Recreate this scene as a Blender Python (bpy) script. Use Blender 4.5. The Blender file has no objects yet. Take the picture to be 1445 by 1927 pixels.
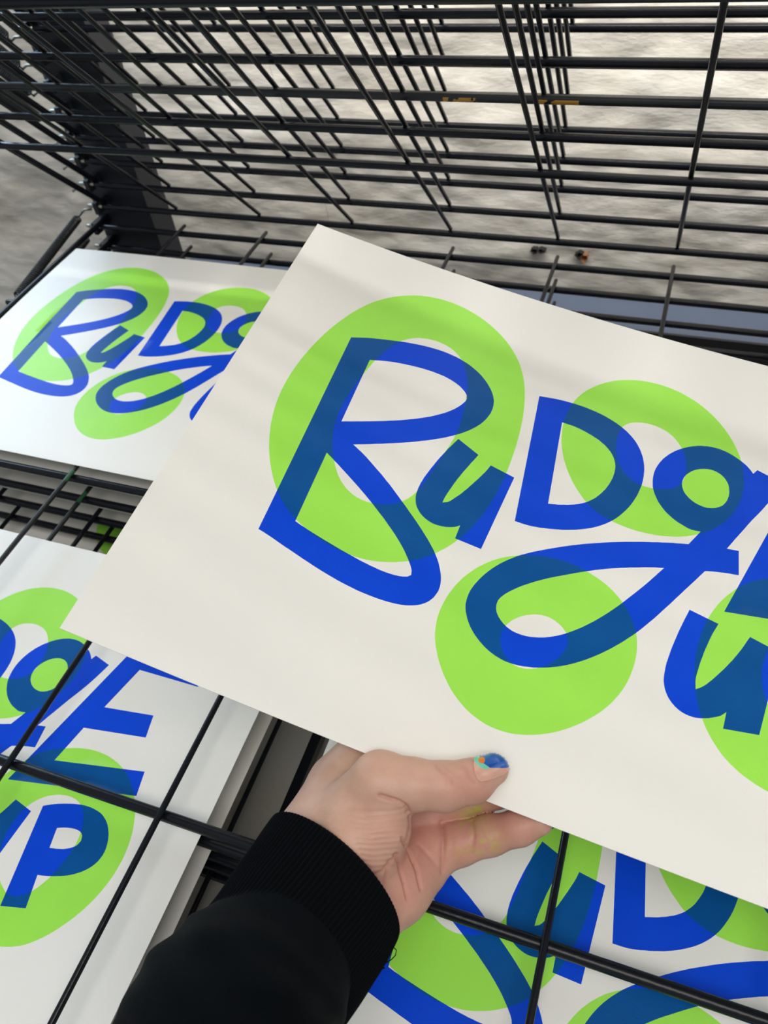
import bpy, math, random
import numpy as np
from mathutils import Vector, Matrix, noise
from mathutils.geometry import delaunay_2d_cdt

scene = bpy.context.scene
col = scene.collection

# ------------------------------------------------------------------ camera
U = 0.1057                                   # one shelf-wire spacing in metres
FPX, IW, IH = 1471.0, 1445.0, 1927.0
CAM = np.array([5.99807, -6.51098, 3.99557]) * U
RC = np.array([[0.93958742, 0.32637786, -0.10321324],      # right
               [0.17938462, -0.72627107, -0.66358985],     # down
               [-0.29154183, 0.60498581, -0.74094233]])    # forward
cd = bpy.data.cameras.new('camera')
cd.sensor_width = 36.0
cd.lens = FPX / IH * 36.0
cd.clip_start = 0.02
cd.dof.use_dof = True
cd.dof.focus_distance = 0.40
cd.dof.aperture_fstop = 16.0
cam = bpy.data.objects.new('camera', cd)
M = Matrix.Identity(4)
for i in range(3):
    M[i][0] = RC[0][i]; M[i][1] = -RC[1][i]; M[i][2] = -RC[2][i]; M[i][3] = CAM[i]
cam.matrix_world = M
col.objects.link(cam)
scene.camera = cam

# ------------------------------------------------------------------ light
world = bpy.data.worlds.new('world')
scene.world = world
world.use_nodes = True
bg = world.node_tree.nodes['Background']
bg.inputs[0].default_value = (0.90, 0.95, 1.0, 1)
bg.inputs[1].default_value = 0.40


def area(name, loc, target, sx, sy, power, color):
    l = bpy.data.lights.new(name, 'AREA')
    l.shape = 'RECTANGLE'; l.size = sx; l.size_y = sy
    l.energy = power; l.color = color
    o = bpy.data.objects.new(name, l)
    o.location = loc
    d = Vector(target) - Vector(loc)
    o.rotation_euler = d.to_track_quat('-Z', 'Y').to_euler()
    col.objects.link(o)
    return o


area('window_light', (-0.76, 0.62, 0.58), (0.20, -0.25, 0.0), 1.30, 0.85, 26, (0.54, 0.77, 1.0))
area('ceiling_light', (0.60, -0.03, 0.85), (0.60, 0.14, 0.05), 2.0, 0.05, 5.2, (1.0, 0.98, 0.95))
area('wall_fill_light', (0.95, -0.14, 0.62), (0.95, 0.185, 0.56), 1.7, 0.10, 14, (1.0, 0.96, 0.90))  # unseen fill lamp, added only to brighten the back wall
area('room_light', (1.0, -1.35, 2.1), (0.6, -0.3, 0.0), 1.6, 1.0, 26.5, (1.0, 0.965, 0.905))

vs = scene.view_settings
vs.view_transform = 'Standard'
vs.look = 'None'
vs.exposure = 0.0
vs.gamma = 1.0
vs.use_curve_mapping = False

# ------------------------------------------------------------------ helpers
def ray_np(px, py):
    v = np.stack([(np.asarray(px, float) - IW / 2) / FPX, (np.asarray(py, float) - IH / 2) / FPX,
                  np.ones_like(np.asarray(px, float))], -1)
    return v @ RC                              # world direction with unit depth


def at(px, py, depth):
    return CAM + ray_np(px, py) * depth


def tag(o, label=None, cat=None, group=None, kind=None):
    if label: o['label'] = label
    if cat: o['category'] = cat
    if group: o['group'] = group
    if kind: o['kind'] = kind
    return o


def mesh_obj(name, verts, faces, mats, parent=None, smooth=False, fmat=None):
    me = bpy.data.meshes.new(name)
    me.from_pydata([tuple(map(float, v)) for v in verts], [], [tuple(map(int, f)) for f in faces])
    for m in (mats if isinstance(mats, (list, tuple)) else [mats]):
        me.materials.append(m)
    if fmat is not None:
        me.polygons.foreach_set('material_index', np.asarray(fmat, np.int32))
    if smooth:
        me.polygons.foreach_set('use_smooth', np.ones(len(me.polygons), bool))
    me.update()
    o = bpy.data.objects.new(name, me)
    col.objects.link(o)
    if parent is not None:
        o.parent = parent
    return o


def copy_obj(src, parent, name=None):
    o = src.copy()
    if name: o.name = name
    o.parent = parent
    col.objects.link(o)
    return o


def empty(name, loc=(0, 0, 0), parent=None):
    o = bpy.data.objects.new(name, None)
    o.empty_display_size = 0.02
    o.location = loc
    col.objects.link(o)
    if parent is not None:
        o.parent = parent
    return o


def box_geo(x0, x1, y0, y1, z0, z1):
    v = [(x0, y0, z0), (x1, y0, z0), (x1, y1, z0), (x0, y1, z0),
         (x0, y0, z1), (x1, y0, z1), (x1, y1, z1), (x0, y1, z1)]
    f = [(0, 3, 2, 1), (4, 5, 6, 7), (0, 1, 5, 4), (1, 2, 6, 5), (2, 3, 7, 6), (3, 0, 4, 7)]
    return v, f


def tube_geo(path, r, seg=10, cap=True):
    path = [Vector(p) for p in path]
    n = len(path)
    rs = r if isinstance(r, (list, tuple)) else [r] * n
    verts, faces = [], []
    t = (path[1] - path[0]).normalized()
    up = Vector((0, 0, 1)) if abs(t.z) < 0.9 else Vector((1, 0, 0))
    e1 = t.cross(up).normalized()
    for i in range(n):
        a = path[max(i - 1, 0)]; b = path[min(i + 1, n - 1)]
        t = (b - a).normalized()
        e1 = (e1 - t * e1.dot(t)).normalized()
        e2 = t.cross(e1)
        for j in range(seg):
            th = 2 * math.pi * j / seg
            verts.append(path[i] + (e1 * math.cos(th) + e2 * math.sin(th)) * rs[i])
    for i in range(n - 1):
        for j in range(seg):
            k = (j + 1) % seg
            faces.append((i * seg + j, i * seg + k, (i + 1) * seg + k, (i + 1) * seg + j))
    if cap:
        faces.append(tuple(range(seg - 1, -1, -1)))
        faces.append(tuple((n - 1) * seg + j for j in range(seg)))
    return verts, faces


def rod_path(p, q, r):
    """a rod with softly rounded ends and a few segments"""
    p, q = Vector(p), Vector(q)
    d = (q - p).normalized()
    pts = [p, p + d * r * 0.25, p + d * r * 0.9]
    rr = [r * 0.55, r * 0.85, r]
    k = 4
    for i in range(1, k):
        pts.append(p.lerp(q, i / k)); rr.append(r)
    pts += [q - d * r * 0.9, q - d * r * 0.25, q]
    rr += [r, r * 0.85, r * 0.55]
    return pts, rr


def bow(pts, amt):
    """tiny real-life bow of a long rod"""
    n = len(pts)
    out = []
    L = (pts[-1] - pts[0]).length
    for p in pts:
        s = (p - pts[0]).length / L
        out.append(p + Vector(amt) * (4 * s * (1 - s)))
    return out


# ------------------------------------------------------------------ materials
def new_mat(name):
    m = bpy.data.materials.new(name)
    m.use_nodes = True
    nt = m.node_tree
    return m, nt, nt.nodes['Principled BSDF']


def N(nt, kind, **kw):
    n = nt.nodes.new(kind)
    for k, v in kw.items():
        setattr(n, k, v)
    return n


def simple_mat(name, color, rough, var=0.06, scale=60.0, bump=0.0, bscale=400.0, spec=0.5, metal=0.0, coat=0.0):
    m, nt, b = new_mat(name)
    tc = N(nt, 'ShaderNodeTexCoord')
    nz = N(nt, 'ShaderNodeTexNoise'); nz.inputs['Scale'].default_value = scale; nz.inputs['Detail'].default_value = 4
    nt.links.new(tc.outputs['Object'], nz.inputs['Vector'])
    mx = N(nt, 'ShaderNodeMixRGB')
    mx.inputs[1].default_value = (*[c * (1 - var) for c in color], 1)
    mx.inputs[2].default_value = (*[min(1, c * (1 + var)) for c in color], 1)
    nt.links.new(nz.outputs['Fac'], mx.inputs[0])
    nt.links.new(mx.outputs[0], b.inputs['Base Color'])
    b.inputs['Roughness'].default_value = rough
    b.inputs['Specular IOR Level'].default_value = spec
    b.inputs['Metallic'].default_value = metal
    b.inputs['Coat Weight'].default_value = coat
    if bump:
        n2 = N(nt, 'ShaderNodeTexNoise'); n2.inputs['Scale'].default_value = bscale; n2.inputs['Detail'].default_value = 3
        nt.links.new(tc.outputs['Object'], n2.inputs['Vector'])
        bp = N(nt, 'ShaderNodeBump'); bp.inputs['Strength'].default_value = bump; bp.inputs['Distance'].default_value = 0.001
        nt.links.new(n2.outputs['Fac'], bp.inputs['Height'])
        nt.links.new(bp.outputs['Normal'], b.inputs['Normal'])
    return m


M_PAPER = simple_mat('paper_white', (0.83, 0.812, 0.76), 0.42, 0.012, 30, 0.06, 900, 0.5)
M_GREEN = simple_mat('ink_green', (0.345, 0.80, 0.075), 0.42, 0.05, 45, 0.05, 900, 0.35)
M_BLUE = simple_mat('ink_blue', (0.0005, 0.060, 0.66), 0.40, 0.08, 70, 0.06, 800, 0.12)
M_OVER = simple_mat('ink_blue_over_green', (0.0005, 0.082, 0.30), 0.36, 0.10, 70, 0.06, 800, 0.12)
M_ROD = simple_mat('black_enamel', (0.005, 0.006, 0.010), 0.26, 0.25, 40, 0.12, 300, 0.28)
M_FRAME = simple_mat('dark_grey_enamel', (0.017, 0.019, 0.027), 0.42, 0.12, 25, 0.08, 500, 0.5)
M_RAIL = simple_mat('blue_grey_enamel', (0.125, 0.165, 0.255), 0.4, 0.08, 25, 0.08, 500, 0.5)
M_STEEL = simple_mat('zinc_steel', (0.45, 0.44, 0.40), 0.35, 0.2, 80, 0.1, 300, 0.5, 0.9)
M_SPRING = simple_mat('spring_steel', (0.045, 0.047, 0.050), 0.40, 0.2, 60, 0.0, 300, 0.5, 0.5)
M_BOARD = simple_mat('grey_board', (0.36, 0.34, 0.30), 0.6, 0.06, 14, 0.1, 200)


def wall_material():
    m, nt, b = new_mat('whitewashed_masonry')
    tc = N(nt, 'ShaderNodeTexCoord')
    mp = N(nt, 'ShaderNodeMapping'); mp.inputs['Scale'].default_value = (3.2, 3.2, 9.0)
    nt.links.new(tc.outputs['Object'], mp.inputs['Vector'])
    n1 = N(nt, 'ShaderNodeTexNoise'); n1.inputs['Scale'].default_value = 2.2; n1.inputs['Detail'].default_value = 7; n1.inputs['Roughness'].default_value = 0.62
    nt.links.new(mp.outputs[0], n1.inputs['Vector'])
    r1 = N(nt, 'ShaderNodeValToRGB')
    r1.color_ramp.elements[0].position = 0.30; r1.color_ramp.elements[0].color = (0.60, 0.57, 0.51, 1)
    r1.color_ramp.elements[1].position = 0.62; r1.color_ramp.elements[1].color = (0.86, 0.83, 0.765, 1)
    nt.links.new(n1.outputs['Fac'], r1.inputs[0])
    # broad grubby stains
    n3 = N(nt, 'ShaderNodeTexNoise'); n3.inputs['Scale'].default_value = 5.0; n3.inputs['Detail'].default_value = 4
    nt.links.new(tc.outputs['Object'], n3.inputs['Vector'])
    r3 = N(nt, 'ShaderNodeValToRGB')
    r3.color_ramp.elements[0].position = 0.35; r3.color_ramp.elements[0].color = (0.86, 0.84, 0.80, 1)
    r3.color_ramp.elements[1].position = 0.65; r3.color_ramp.elements[1].color = (1, 1, 1, 1)
    nt.links.new(n3.outputs['Fac'], r3.inputs[0])
    mul = N(nt, 'ShaderNodeMixRGB', blend_type='MULTIPLY'); mul.inputs[0].default_value = 1.0
    nt.links.new(r1.outputs[0], mul.inputs[1]); nt.links.new(r3.outputs[0], mul.inputs[2])
    nt.links.new(mul.outputs[0], b.inputs['Base Color'])
    b.inputs['Roughness'].default_value = 0.85
    b.inputs['Specular IOR Level'].default_value = 0.2
    n2 = N(nt, 'ShaderNodeTexNoise'); n2.inputs['Scale'].default_value = 17; n2.inputs['Detail'].default_value = 8; n2.inputs['Roughness'].default_value = 0.65
    mp2 = N(nt, 'ShaderNodeMapping'); mp2.inputs['Scale'].default_value = (0.7, 1, 1.8)
    nt.links.new(tc.outputs['Object'], mp2.inputs['Vector']); nt.links.new(mp2.outputs[0], n2.inputs['Vector'])
    bp = N(nt, 'ShaderNodeBump'); bp.inputs['Strength'].default_value = 0.6; bp.inputs['Distance'].default_value = 0.006
    nt.links.new(n2.outputs['Fac'], bp.inputs['Height']); nt.links.new(bp.outputs['Normal'], b.inputs['Normal'])
    return m


M_WALL = wall_material()
M_FLOOR = simple_mat('concrete_floor', (0.16, 0.16, 0.15), 0.75, 0.15, 9, 0.3, 120)
M_HOLE = simple_mat('hole_dark', (0.02, 0.018, 0.016), 0.9, 0.2, 200)
M_BRICKCHIP = simple_mat('brick_chip', (0.33, 0.14, 0.06), 0.9, 0.2, 200)


# ------------------------------------------------------------------ the setting
WALL_Y = 1.75 * U
FLOOR_Z = -0.46


def build_wall():
    """the wall has a window opening well to the left of the rack, above sill height"""
    nx, nz = 420, 330
    x0, x1, z0, z1 = -1.25, 1.85, FLOOR_Z, 1.10
    ox0, ox1, oz0, oz1 = -1.12, -0.11, 0.225, 0.98
    verts = []
    for j in range(nz):
        z = z0 + (z1 - z0) * j / (nz - 1)
        for i in range(nx):
            x = x0 + (x1 - x0) * i / (nx - 1)
            a = noise.fractal(Vector((x * 6.5, 3.1, z * 12.0)), 0.85, 2.1, 5)
            c = noise.noise(Vector((x * 1.8, 7.7, z * 17.0 + noise.noise(Vector((x * 3, 1.0, z * 5))) * 0.8)))
            d = noise.fractal(Vector((x * 30, 5.0, z * 45)), 0.9, 2.0, 3)
            verts.append((x, WALL_Y - 0.006 * a - 0.005 * c - 0.0016 * d, z))
    faces = []
    for j in range(nz - 1):
        zc = z0 + (z1 - z0) * (j + 0.5) / (nz - 1)
        for i in range(nx - 1):
            xc = x0 + (x1 - x0) * (i + 0.5) / (nx - 1)
            if ox0 < xc < ox1 and oz0 < zc < oz1:
                continue
            faces.append((j * nx + i, j * nx + i + 1, (j + 1) * nx + i + 1, (j + 1) * nx + i))
    # sill and reveals of the opening
    k = len(verts)
    ya, yb = WALL_Y - 0.004, WALL_Y + 0.12
    c4 = [(ox0, oz0), (ox1, oz0), (ox1, oz1), (ox0, oz1)]
    verts += [(x, ya, z) for x, z in c4] + [(x, yb, z) for x, z in c4]
    faces += [(k + q, k + (q + 1) % 4, k + 4 + (q + 1) % 4, k + 4 + q) for q in range(4)]
    o = mesh_obj('wall_back', verts, faces, M_WALL, smooth=True)
    return tag(o, 'rough whitewashed masonry wall behind the wire rack', None, None, 'structure')


wall = build_wall()
v, f = box_geo(-1.3, 1.9, -2.2, WALL_Y + 0.2, FLOOR_Z - 0.05, FLOOR_Z)
floor = tag(mesh_obj('floor', v, f, M_FLOOR), 'dark grey concrete floor under the rack', None, None, 'structure')


def wall_point(px, py):
    d = ray_np(px, py)
    s = (WALL_Y - 0.003 - CAM[1]) / d[1]
    return CAM + d * s


def wall_chip(name, px, py, w, h, mat, seed):
    c = wall_point(px, py)
    rnd = random.Random(seed)
    n = 14
    vs_ = [(c[0], c[1] + 0.001, c[2])]
    for i in range(n):
        t = 2 * math.pi * i / n
        r = 0.75 + 0.5 * rnd.random()
        vs_.append((c[0] + math.cos(t) * w * r, c[1] - 0.0005 - 0.004, c[2] + math.sin(t) * h * r))
    fs = [(0, 1 + (i + 1) % n, 1 + i) for i in range(n)]
    vs_ += [(x, y + 0.008, z) for x, y, z in vs_[1:]]
    fs += [(1 + i, 1 + (i + 1) % n, 1 + n + (i + 1) % n, 1 + n + i) for i in range(n)]
    o = mesh_obj(name, vs_, fs, mat, wall)
    return o


wall_chip('plaster_hole', 1006, 470, 0.0042, 0.0036, M_HOLE, 1)
wall_chip('plaster_hole', 1020, 470, 0.0040, 0.0030, M_HOLE, 2)
wall_chip('plaster_hole', 1091, 478, 0.0050, 0.0042, M_HOLE, 3)
wall_chip('brick_chip', 1101, 484, 0.0040, 0.0062, M_BRICKCHIP, 4)

# ------------------------------------------------------------------ drying rack
D = 0.2447 * U                                # hinge pitch
BARS = [0.0, 1.494 * U, 3.475 * U, 5.55 * U, 7.30 * U]
WIRES = [1.0, 1.975, 2.984, 3.978, 4.977, 6.0, 7.0, 8.0]
RB, RW, RS = 0.031 * U, 0.0185 * U, 0.030 * U
HW = 0.046 * U
RIGHT = 8.95 * U
ANG = {1: 47.3, 2: 47.9, 3: 47.9, 4: 47.3, 5: 48.7, 6: 48.8, 7: 49.2, 8: 49.5, 9: 49.8, 10: 50.2, 11: 50.6}
for k_ in (0, -1, -2, -3, -4):
    ANG[k_] = -0.3

rack = tag(empty('drying_rack', (4 * U, -3.5 * U, FLOOR_Z)),
           'black wire print drying rack with its upper shelves raised', 'drying rack')
RO = Vector(rack.location)


def part(name, geo, mat, parent=rack, smooth=False):
    v, f = geo
    off = RO if parent is rack else Vector((0, 0, 0))
    return mesh_obj(name, [Vector(p) - off for p in v], f, mat, parent, smooth)


def paint_rod_mat(name, color, lo, hi, thr, axis):
    """black enamel with dried paint smears on one stretch of the rod"""
    m, nt, b = new_mat(name)
    tc = N(nt, 'ShaderNodeTexCoord')
    sp = N(nt, 'ShaderNodeSeparateXYZ'); nt.links.new(tc.outputs['Object'], sp.inputs[0])
    nz = N(nt, 'ShaderNodeTexNoise'); nz.inputs['Scale'].default_value = 110; nz.inputs['Detail'].default_value = 3
    nt.links.new(tc.outputs['Object'], nz.inputs['Vector'])
    def cmp(op, val, src):
        n = N(nt, 'ShaderNodeMath', operation=op); n.inputs[1].default_value = val
        nt.links.new(src, n.inputs[0]); return n.outputs[0]
    def mul(a, c):
        n = N(nt, 'ShaderNodeMath', operation='MULTIPLY'); nt.links.new(a, n.inputs[0]); nt.links.new(c, n.inputs[1]); return n.outputs[0]
    win = None
    for l_, h_ in zip(lo, hi):
        w_ = mul(cmp('GREATER_THAN', l_, sp.outputs[axis]), cmp('LESS_THAN', h_, sp.outputs[axis]))
        if win is None: win = w_
        else:
            n = N(nt, 'ShaderNodeMath', operation='MAXIMUM'); nt.links.new(win, n.inputs[0]); nt.links.new(w_, n.inputs[1]); win = n.outputs[0]
    msk = mul(win, cmp('GREATER_THAN', thr, nz.outputs['Fac']))
    if axis == 0:
        msk = mul(msk, cmp('LESS_THAN', -0.0014, sp.outputs[2]))
    mx = N(nt, 'ShaderNodeMixRGB')
    mx.inputs[1].default_value = (0.010, 0.011, 0.014, 1); mx.inputs[2].default_value = (*color, 1)
    nt.links.new(msk, mx.inputs[0]); nt.links.new(mx.outputs[0], b.inputs['Base Color'])
    b.inputs['Roughness'].default_value = 0.38
    return m


M_ROD_ORANGE = paint_rod_mat('black_enamel_orange_paint', (0.50, 0.24, 0.03), (4.29 * U, 4.94 * U), (4.53 * U, 5.22 * U), 0.50, 0)
M_ROD_GREEN = paint_rod_mat('black_enamel_green_paint', (0.02, 0.10, 0.04), (-3.56 * U,), (-3.43 * U,), 0.42, 1)

rod_cache = {}


def rod_mesh(key, p, q, r, seg, amt=(0, 0, 0)):
    if key not in rod_cache:
        pts, rr = rod_path(p, q, r)
        v, f = tube_geo(bow(pts, amt), rr, seg)
        me = bpy.data.meshes.new(key[0])
        me.from_pydata([tuple(x) for x in v], [], f)
        me.polygons.foreach_set('use_smooth', np.ones(len(me.polygons), bool))
        rod_cache[key] = me
        me.materials.append(M_ROD)
    return rod_cache[key]


def helix_geo(p, q, rc, rw, turns, seg=9, ring=5):
    p, q = Vector(p), Vector(q)
    t = (q - p).normalized()
    e1 = t.cross(Vector((0, 0, 1))).normalized(); e2 = t.cross(e1)
    L = (q - p).length
    hook = 0.011
    path = [p, p + t * hook * 0.6]
    n = turns * seg
    for i in range(n + 1):
        a = 2 * math.pi * i / seg
        s = hook + (L - 2 * hook) * i / n
        path.append(p + t * s + (e1 * math.cos(a) + e2 * math.sin(a)) * rc)
    path += [q - t * hook * 0.6, q]
    verts, faces = [], []
    for i, c in enumerate(path):
        a = path[max(0, i - 1)]; b = path[min(len(path) - 1, i + 1)]
        tt = (b - a).normalized()
        n1 = (c - (p + t * (c - p).dot(t)))
        n1 = n1 - tt * n1.dot(tt)
        n1 = n1.normalized() if n1.length > 1e-6 else e1
        n2 = tt.cross(n1)
        for j in range(ring):
            th = 2 * math.pi * j / ring
            verts.append(c + (n1 * math.cos(th) + n2 * math.sin(th)) * rw)
    for i in range(len(path) - 1):
        for j in range(ring):
            k = (j + 1) % ring
            faces.append((i * ring + j, i * ring + k, (i + 1) * ring + k, (i + 1) * ring + j))
    return verts, faces


SPR_TOP = Vector((-0.27 * U, 0.05 * U, 0.12 * U))


def shelf_rot(k):
    return Matrix.Rotation(-math.radians(ANG[k]), 4, 'X')


def build_shelf(k):
    raised = k > 0
    left = (0.09 if raised else -0.035) * U
    s = empty('wire_shelf', Vector((0, 0, k * D)) - RO, rack)
    s.rotation_euler = (-math.radians(ANG[k]), 0, 0)
    tag(s, 'raised wire shelf' if raised else 'lowered wire shelf')
    for i, b in enumerate(BARS):
        if raised and i == 2: b += 0.045 * U
        ext = -0.16 * U if i == 1 else 0.0
        me = rod_mesh(('cross_bar', i, raised), (left + ext, -b, 0), (RIGHT, -b, 0), RB, 12,
                      (0, 0, (-0.010 if not raised else 0.004) * U * (0 if i in (0, 4) else 1)))
        o = bpy.data.objects.new('cross_bar', me)
        if k == 3 and i == 1:
            me2 = me.copy(); me2.materials[0] = M_ROD_ORANGE; o.data = me2
        o.parent = s; col.objects.link(o)
    for i, x in enumerate(WIRES):
        tip = 0.10 if not raised else 0.02
        me = rod_mesh(('wire', i, raised), (x * U, tip * U, HW), (x * U, -7.34 * U, HW), RW, 8)
        o = bpy.data.objects.new('wire', me)
        if i == 1 and k in (0, -1):
            me2 = me.copy(); me2.materials[0] = M_ROD_GREEN; o.data = me2
        o.parent = s; col.objects.link(o)
    for x in (left, RIGHT):
        me = rod_mesh(('side_bar', x, raised), (x, (0.17 if not raised else 0.03) * U, HW * 0.9), (x, -7.34 * U, HW * 0.9), RS, 12)
        o = bpy.data.objects.new('side_bar', me)
        o.parent = s; col.objects.link(o)
    # hinge tab, pin and spring on the post
    z = k * D
    tab = part('hinge_tab', box_geo(left - 0.085 * U, left - 0.035 * U, -0.05 * U, 0.16 * U, z - 0.075 * U, z + 0.055 * U), M_FRAME)
    pin = tube_geo([(left - 0.20 * U, 0.0, z), (left - 0.17 * U, 0, z), (left + 0.02 * U, 0, z)], [0.012 * U, 0.022 * U, 0.022 * U], 8)
    part('hinge_pin', pin, M_STEEL, rack, True)
    hk = tube_geo([SPR_TOP + Vector((0.10 * U, 0.06 * U, z + 0.02 * U)), SPR_TOP + Vector((0.03 * U, 0.03 * U, z + 0.025 * U)), SPR_TOP + Vector((-0.01 * U, 0, z))],
                  [0.014 * U] * 3, 6)
    part('spring_hook', hk, M_STEEL, rack, True)
    top = SPR_TOP + Vector((0, 0, z))
    bot = shelf_rot(k) @ Vector((left - 0.075 * U, -BARS[1], 0.01 * U)) + Vector((0, 0, z))
    if k == 0 or k == -1 or 3 < k < 10:
        v, f = helix_geo(top, bot, 0.040 * U, 0.0095 * U, 46)
        part('coil_spring', (v, f), M_SPRING, rack, True)
    return s


for k in range(11, -5, -1):
    build_shelf(k)


def channel_geo(x0, x1, z0, z1, y0, depth, t):
    """a post folded like a shallow channel open at the back"""
    v, f = [], []
    for b in (box_geo(x0, x1, y0, y0 + t, z0, z1), box_geo(x0, x0 + t, y0 + t, y0 + depth, z0, z1),
              box_geo(x1 - t, x1, y0 + t, y0 + depth, z0, z1)):
        n = len(v); v += b[0]; f += [tuple(i + n for i in q) for q in b[1]]
    return v, f


PZ1 = 4.6 * U
part('post', channel_geo(-0.16 * U, 0.545 * U, FLOOR_Z, PZ1, 0.16 * U, 0.35 * U, 0.03 * U), M_FRAME)
part('post', channel_geo(RIGHT - 0.545 * U, RIGHT + 0.16 * U, FLOOR_Z, PZ1, 0.16 * U, 0.35 * U, 0.03 * U), M_FRAME)
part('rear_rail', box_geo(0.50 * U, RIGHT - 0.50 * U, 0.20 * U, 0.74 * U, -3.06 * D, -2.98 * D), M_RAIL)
part('rail_lip', box_geo(0.50 * U, RIGHT - 0.50 * U, 0.17 * U, 0.20 * U, -3.9 * D, -2.98 * D), M_FRAME)
part('base_panel', box_geo(-0.1 * U, RIGHT, -7.3 * U, -0.1 * U, -5.5 * D, -5.3 * D), M_BOARD)
part('base_strut', box_geo(4.20 * U, 4.27 * U, -7.3 * U, 0.1 * U, -4.75 * D, -4.35 * D), M_ROD)
for x in (0.0, RIGHT - 0.1 * U):
    part('base_rail', box_geo(x, x + 0.1 * U, -7.4 * U, 0.17 * U, -5.3 * D, -4.7 * D), M_FRAME)
    part('front_leg', box_geo(x, x + 0.1 * U, -7.4 * U, -7.3 * U, FLOOR_Z, -4.7 * D), M_FRAME)

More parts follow.
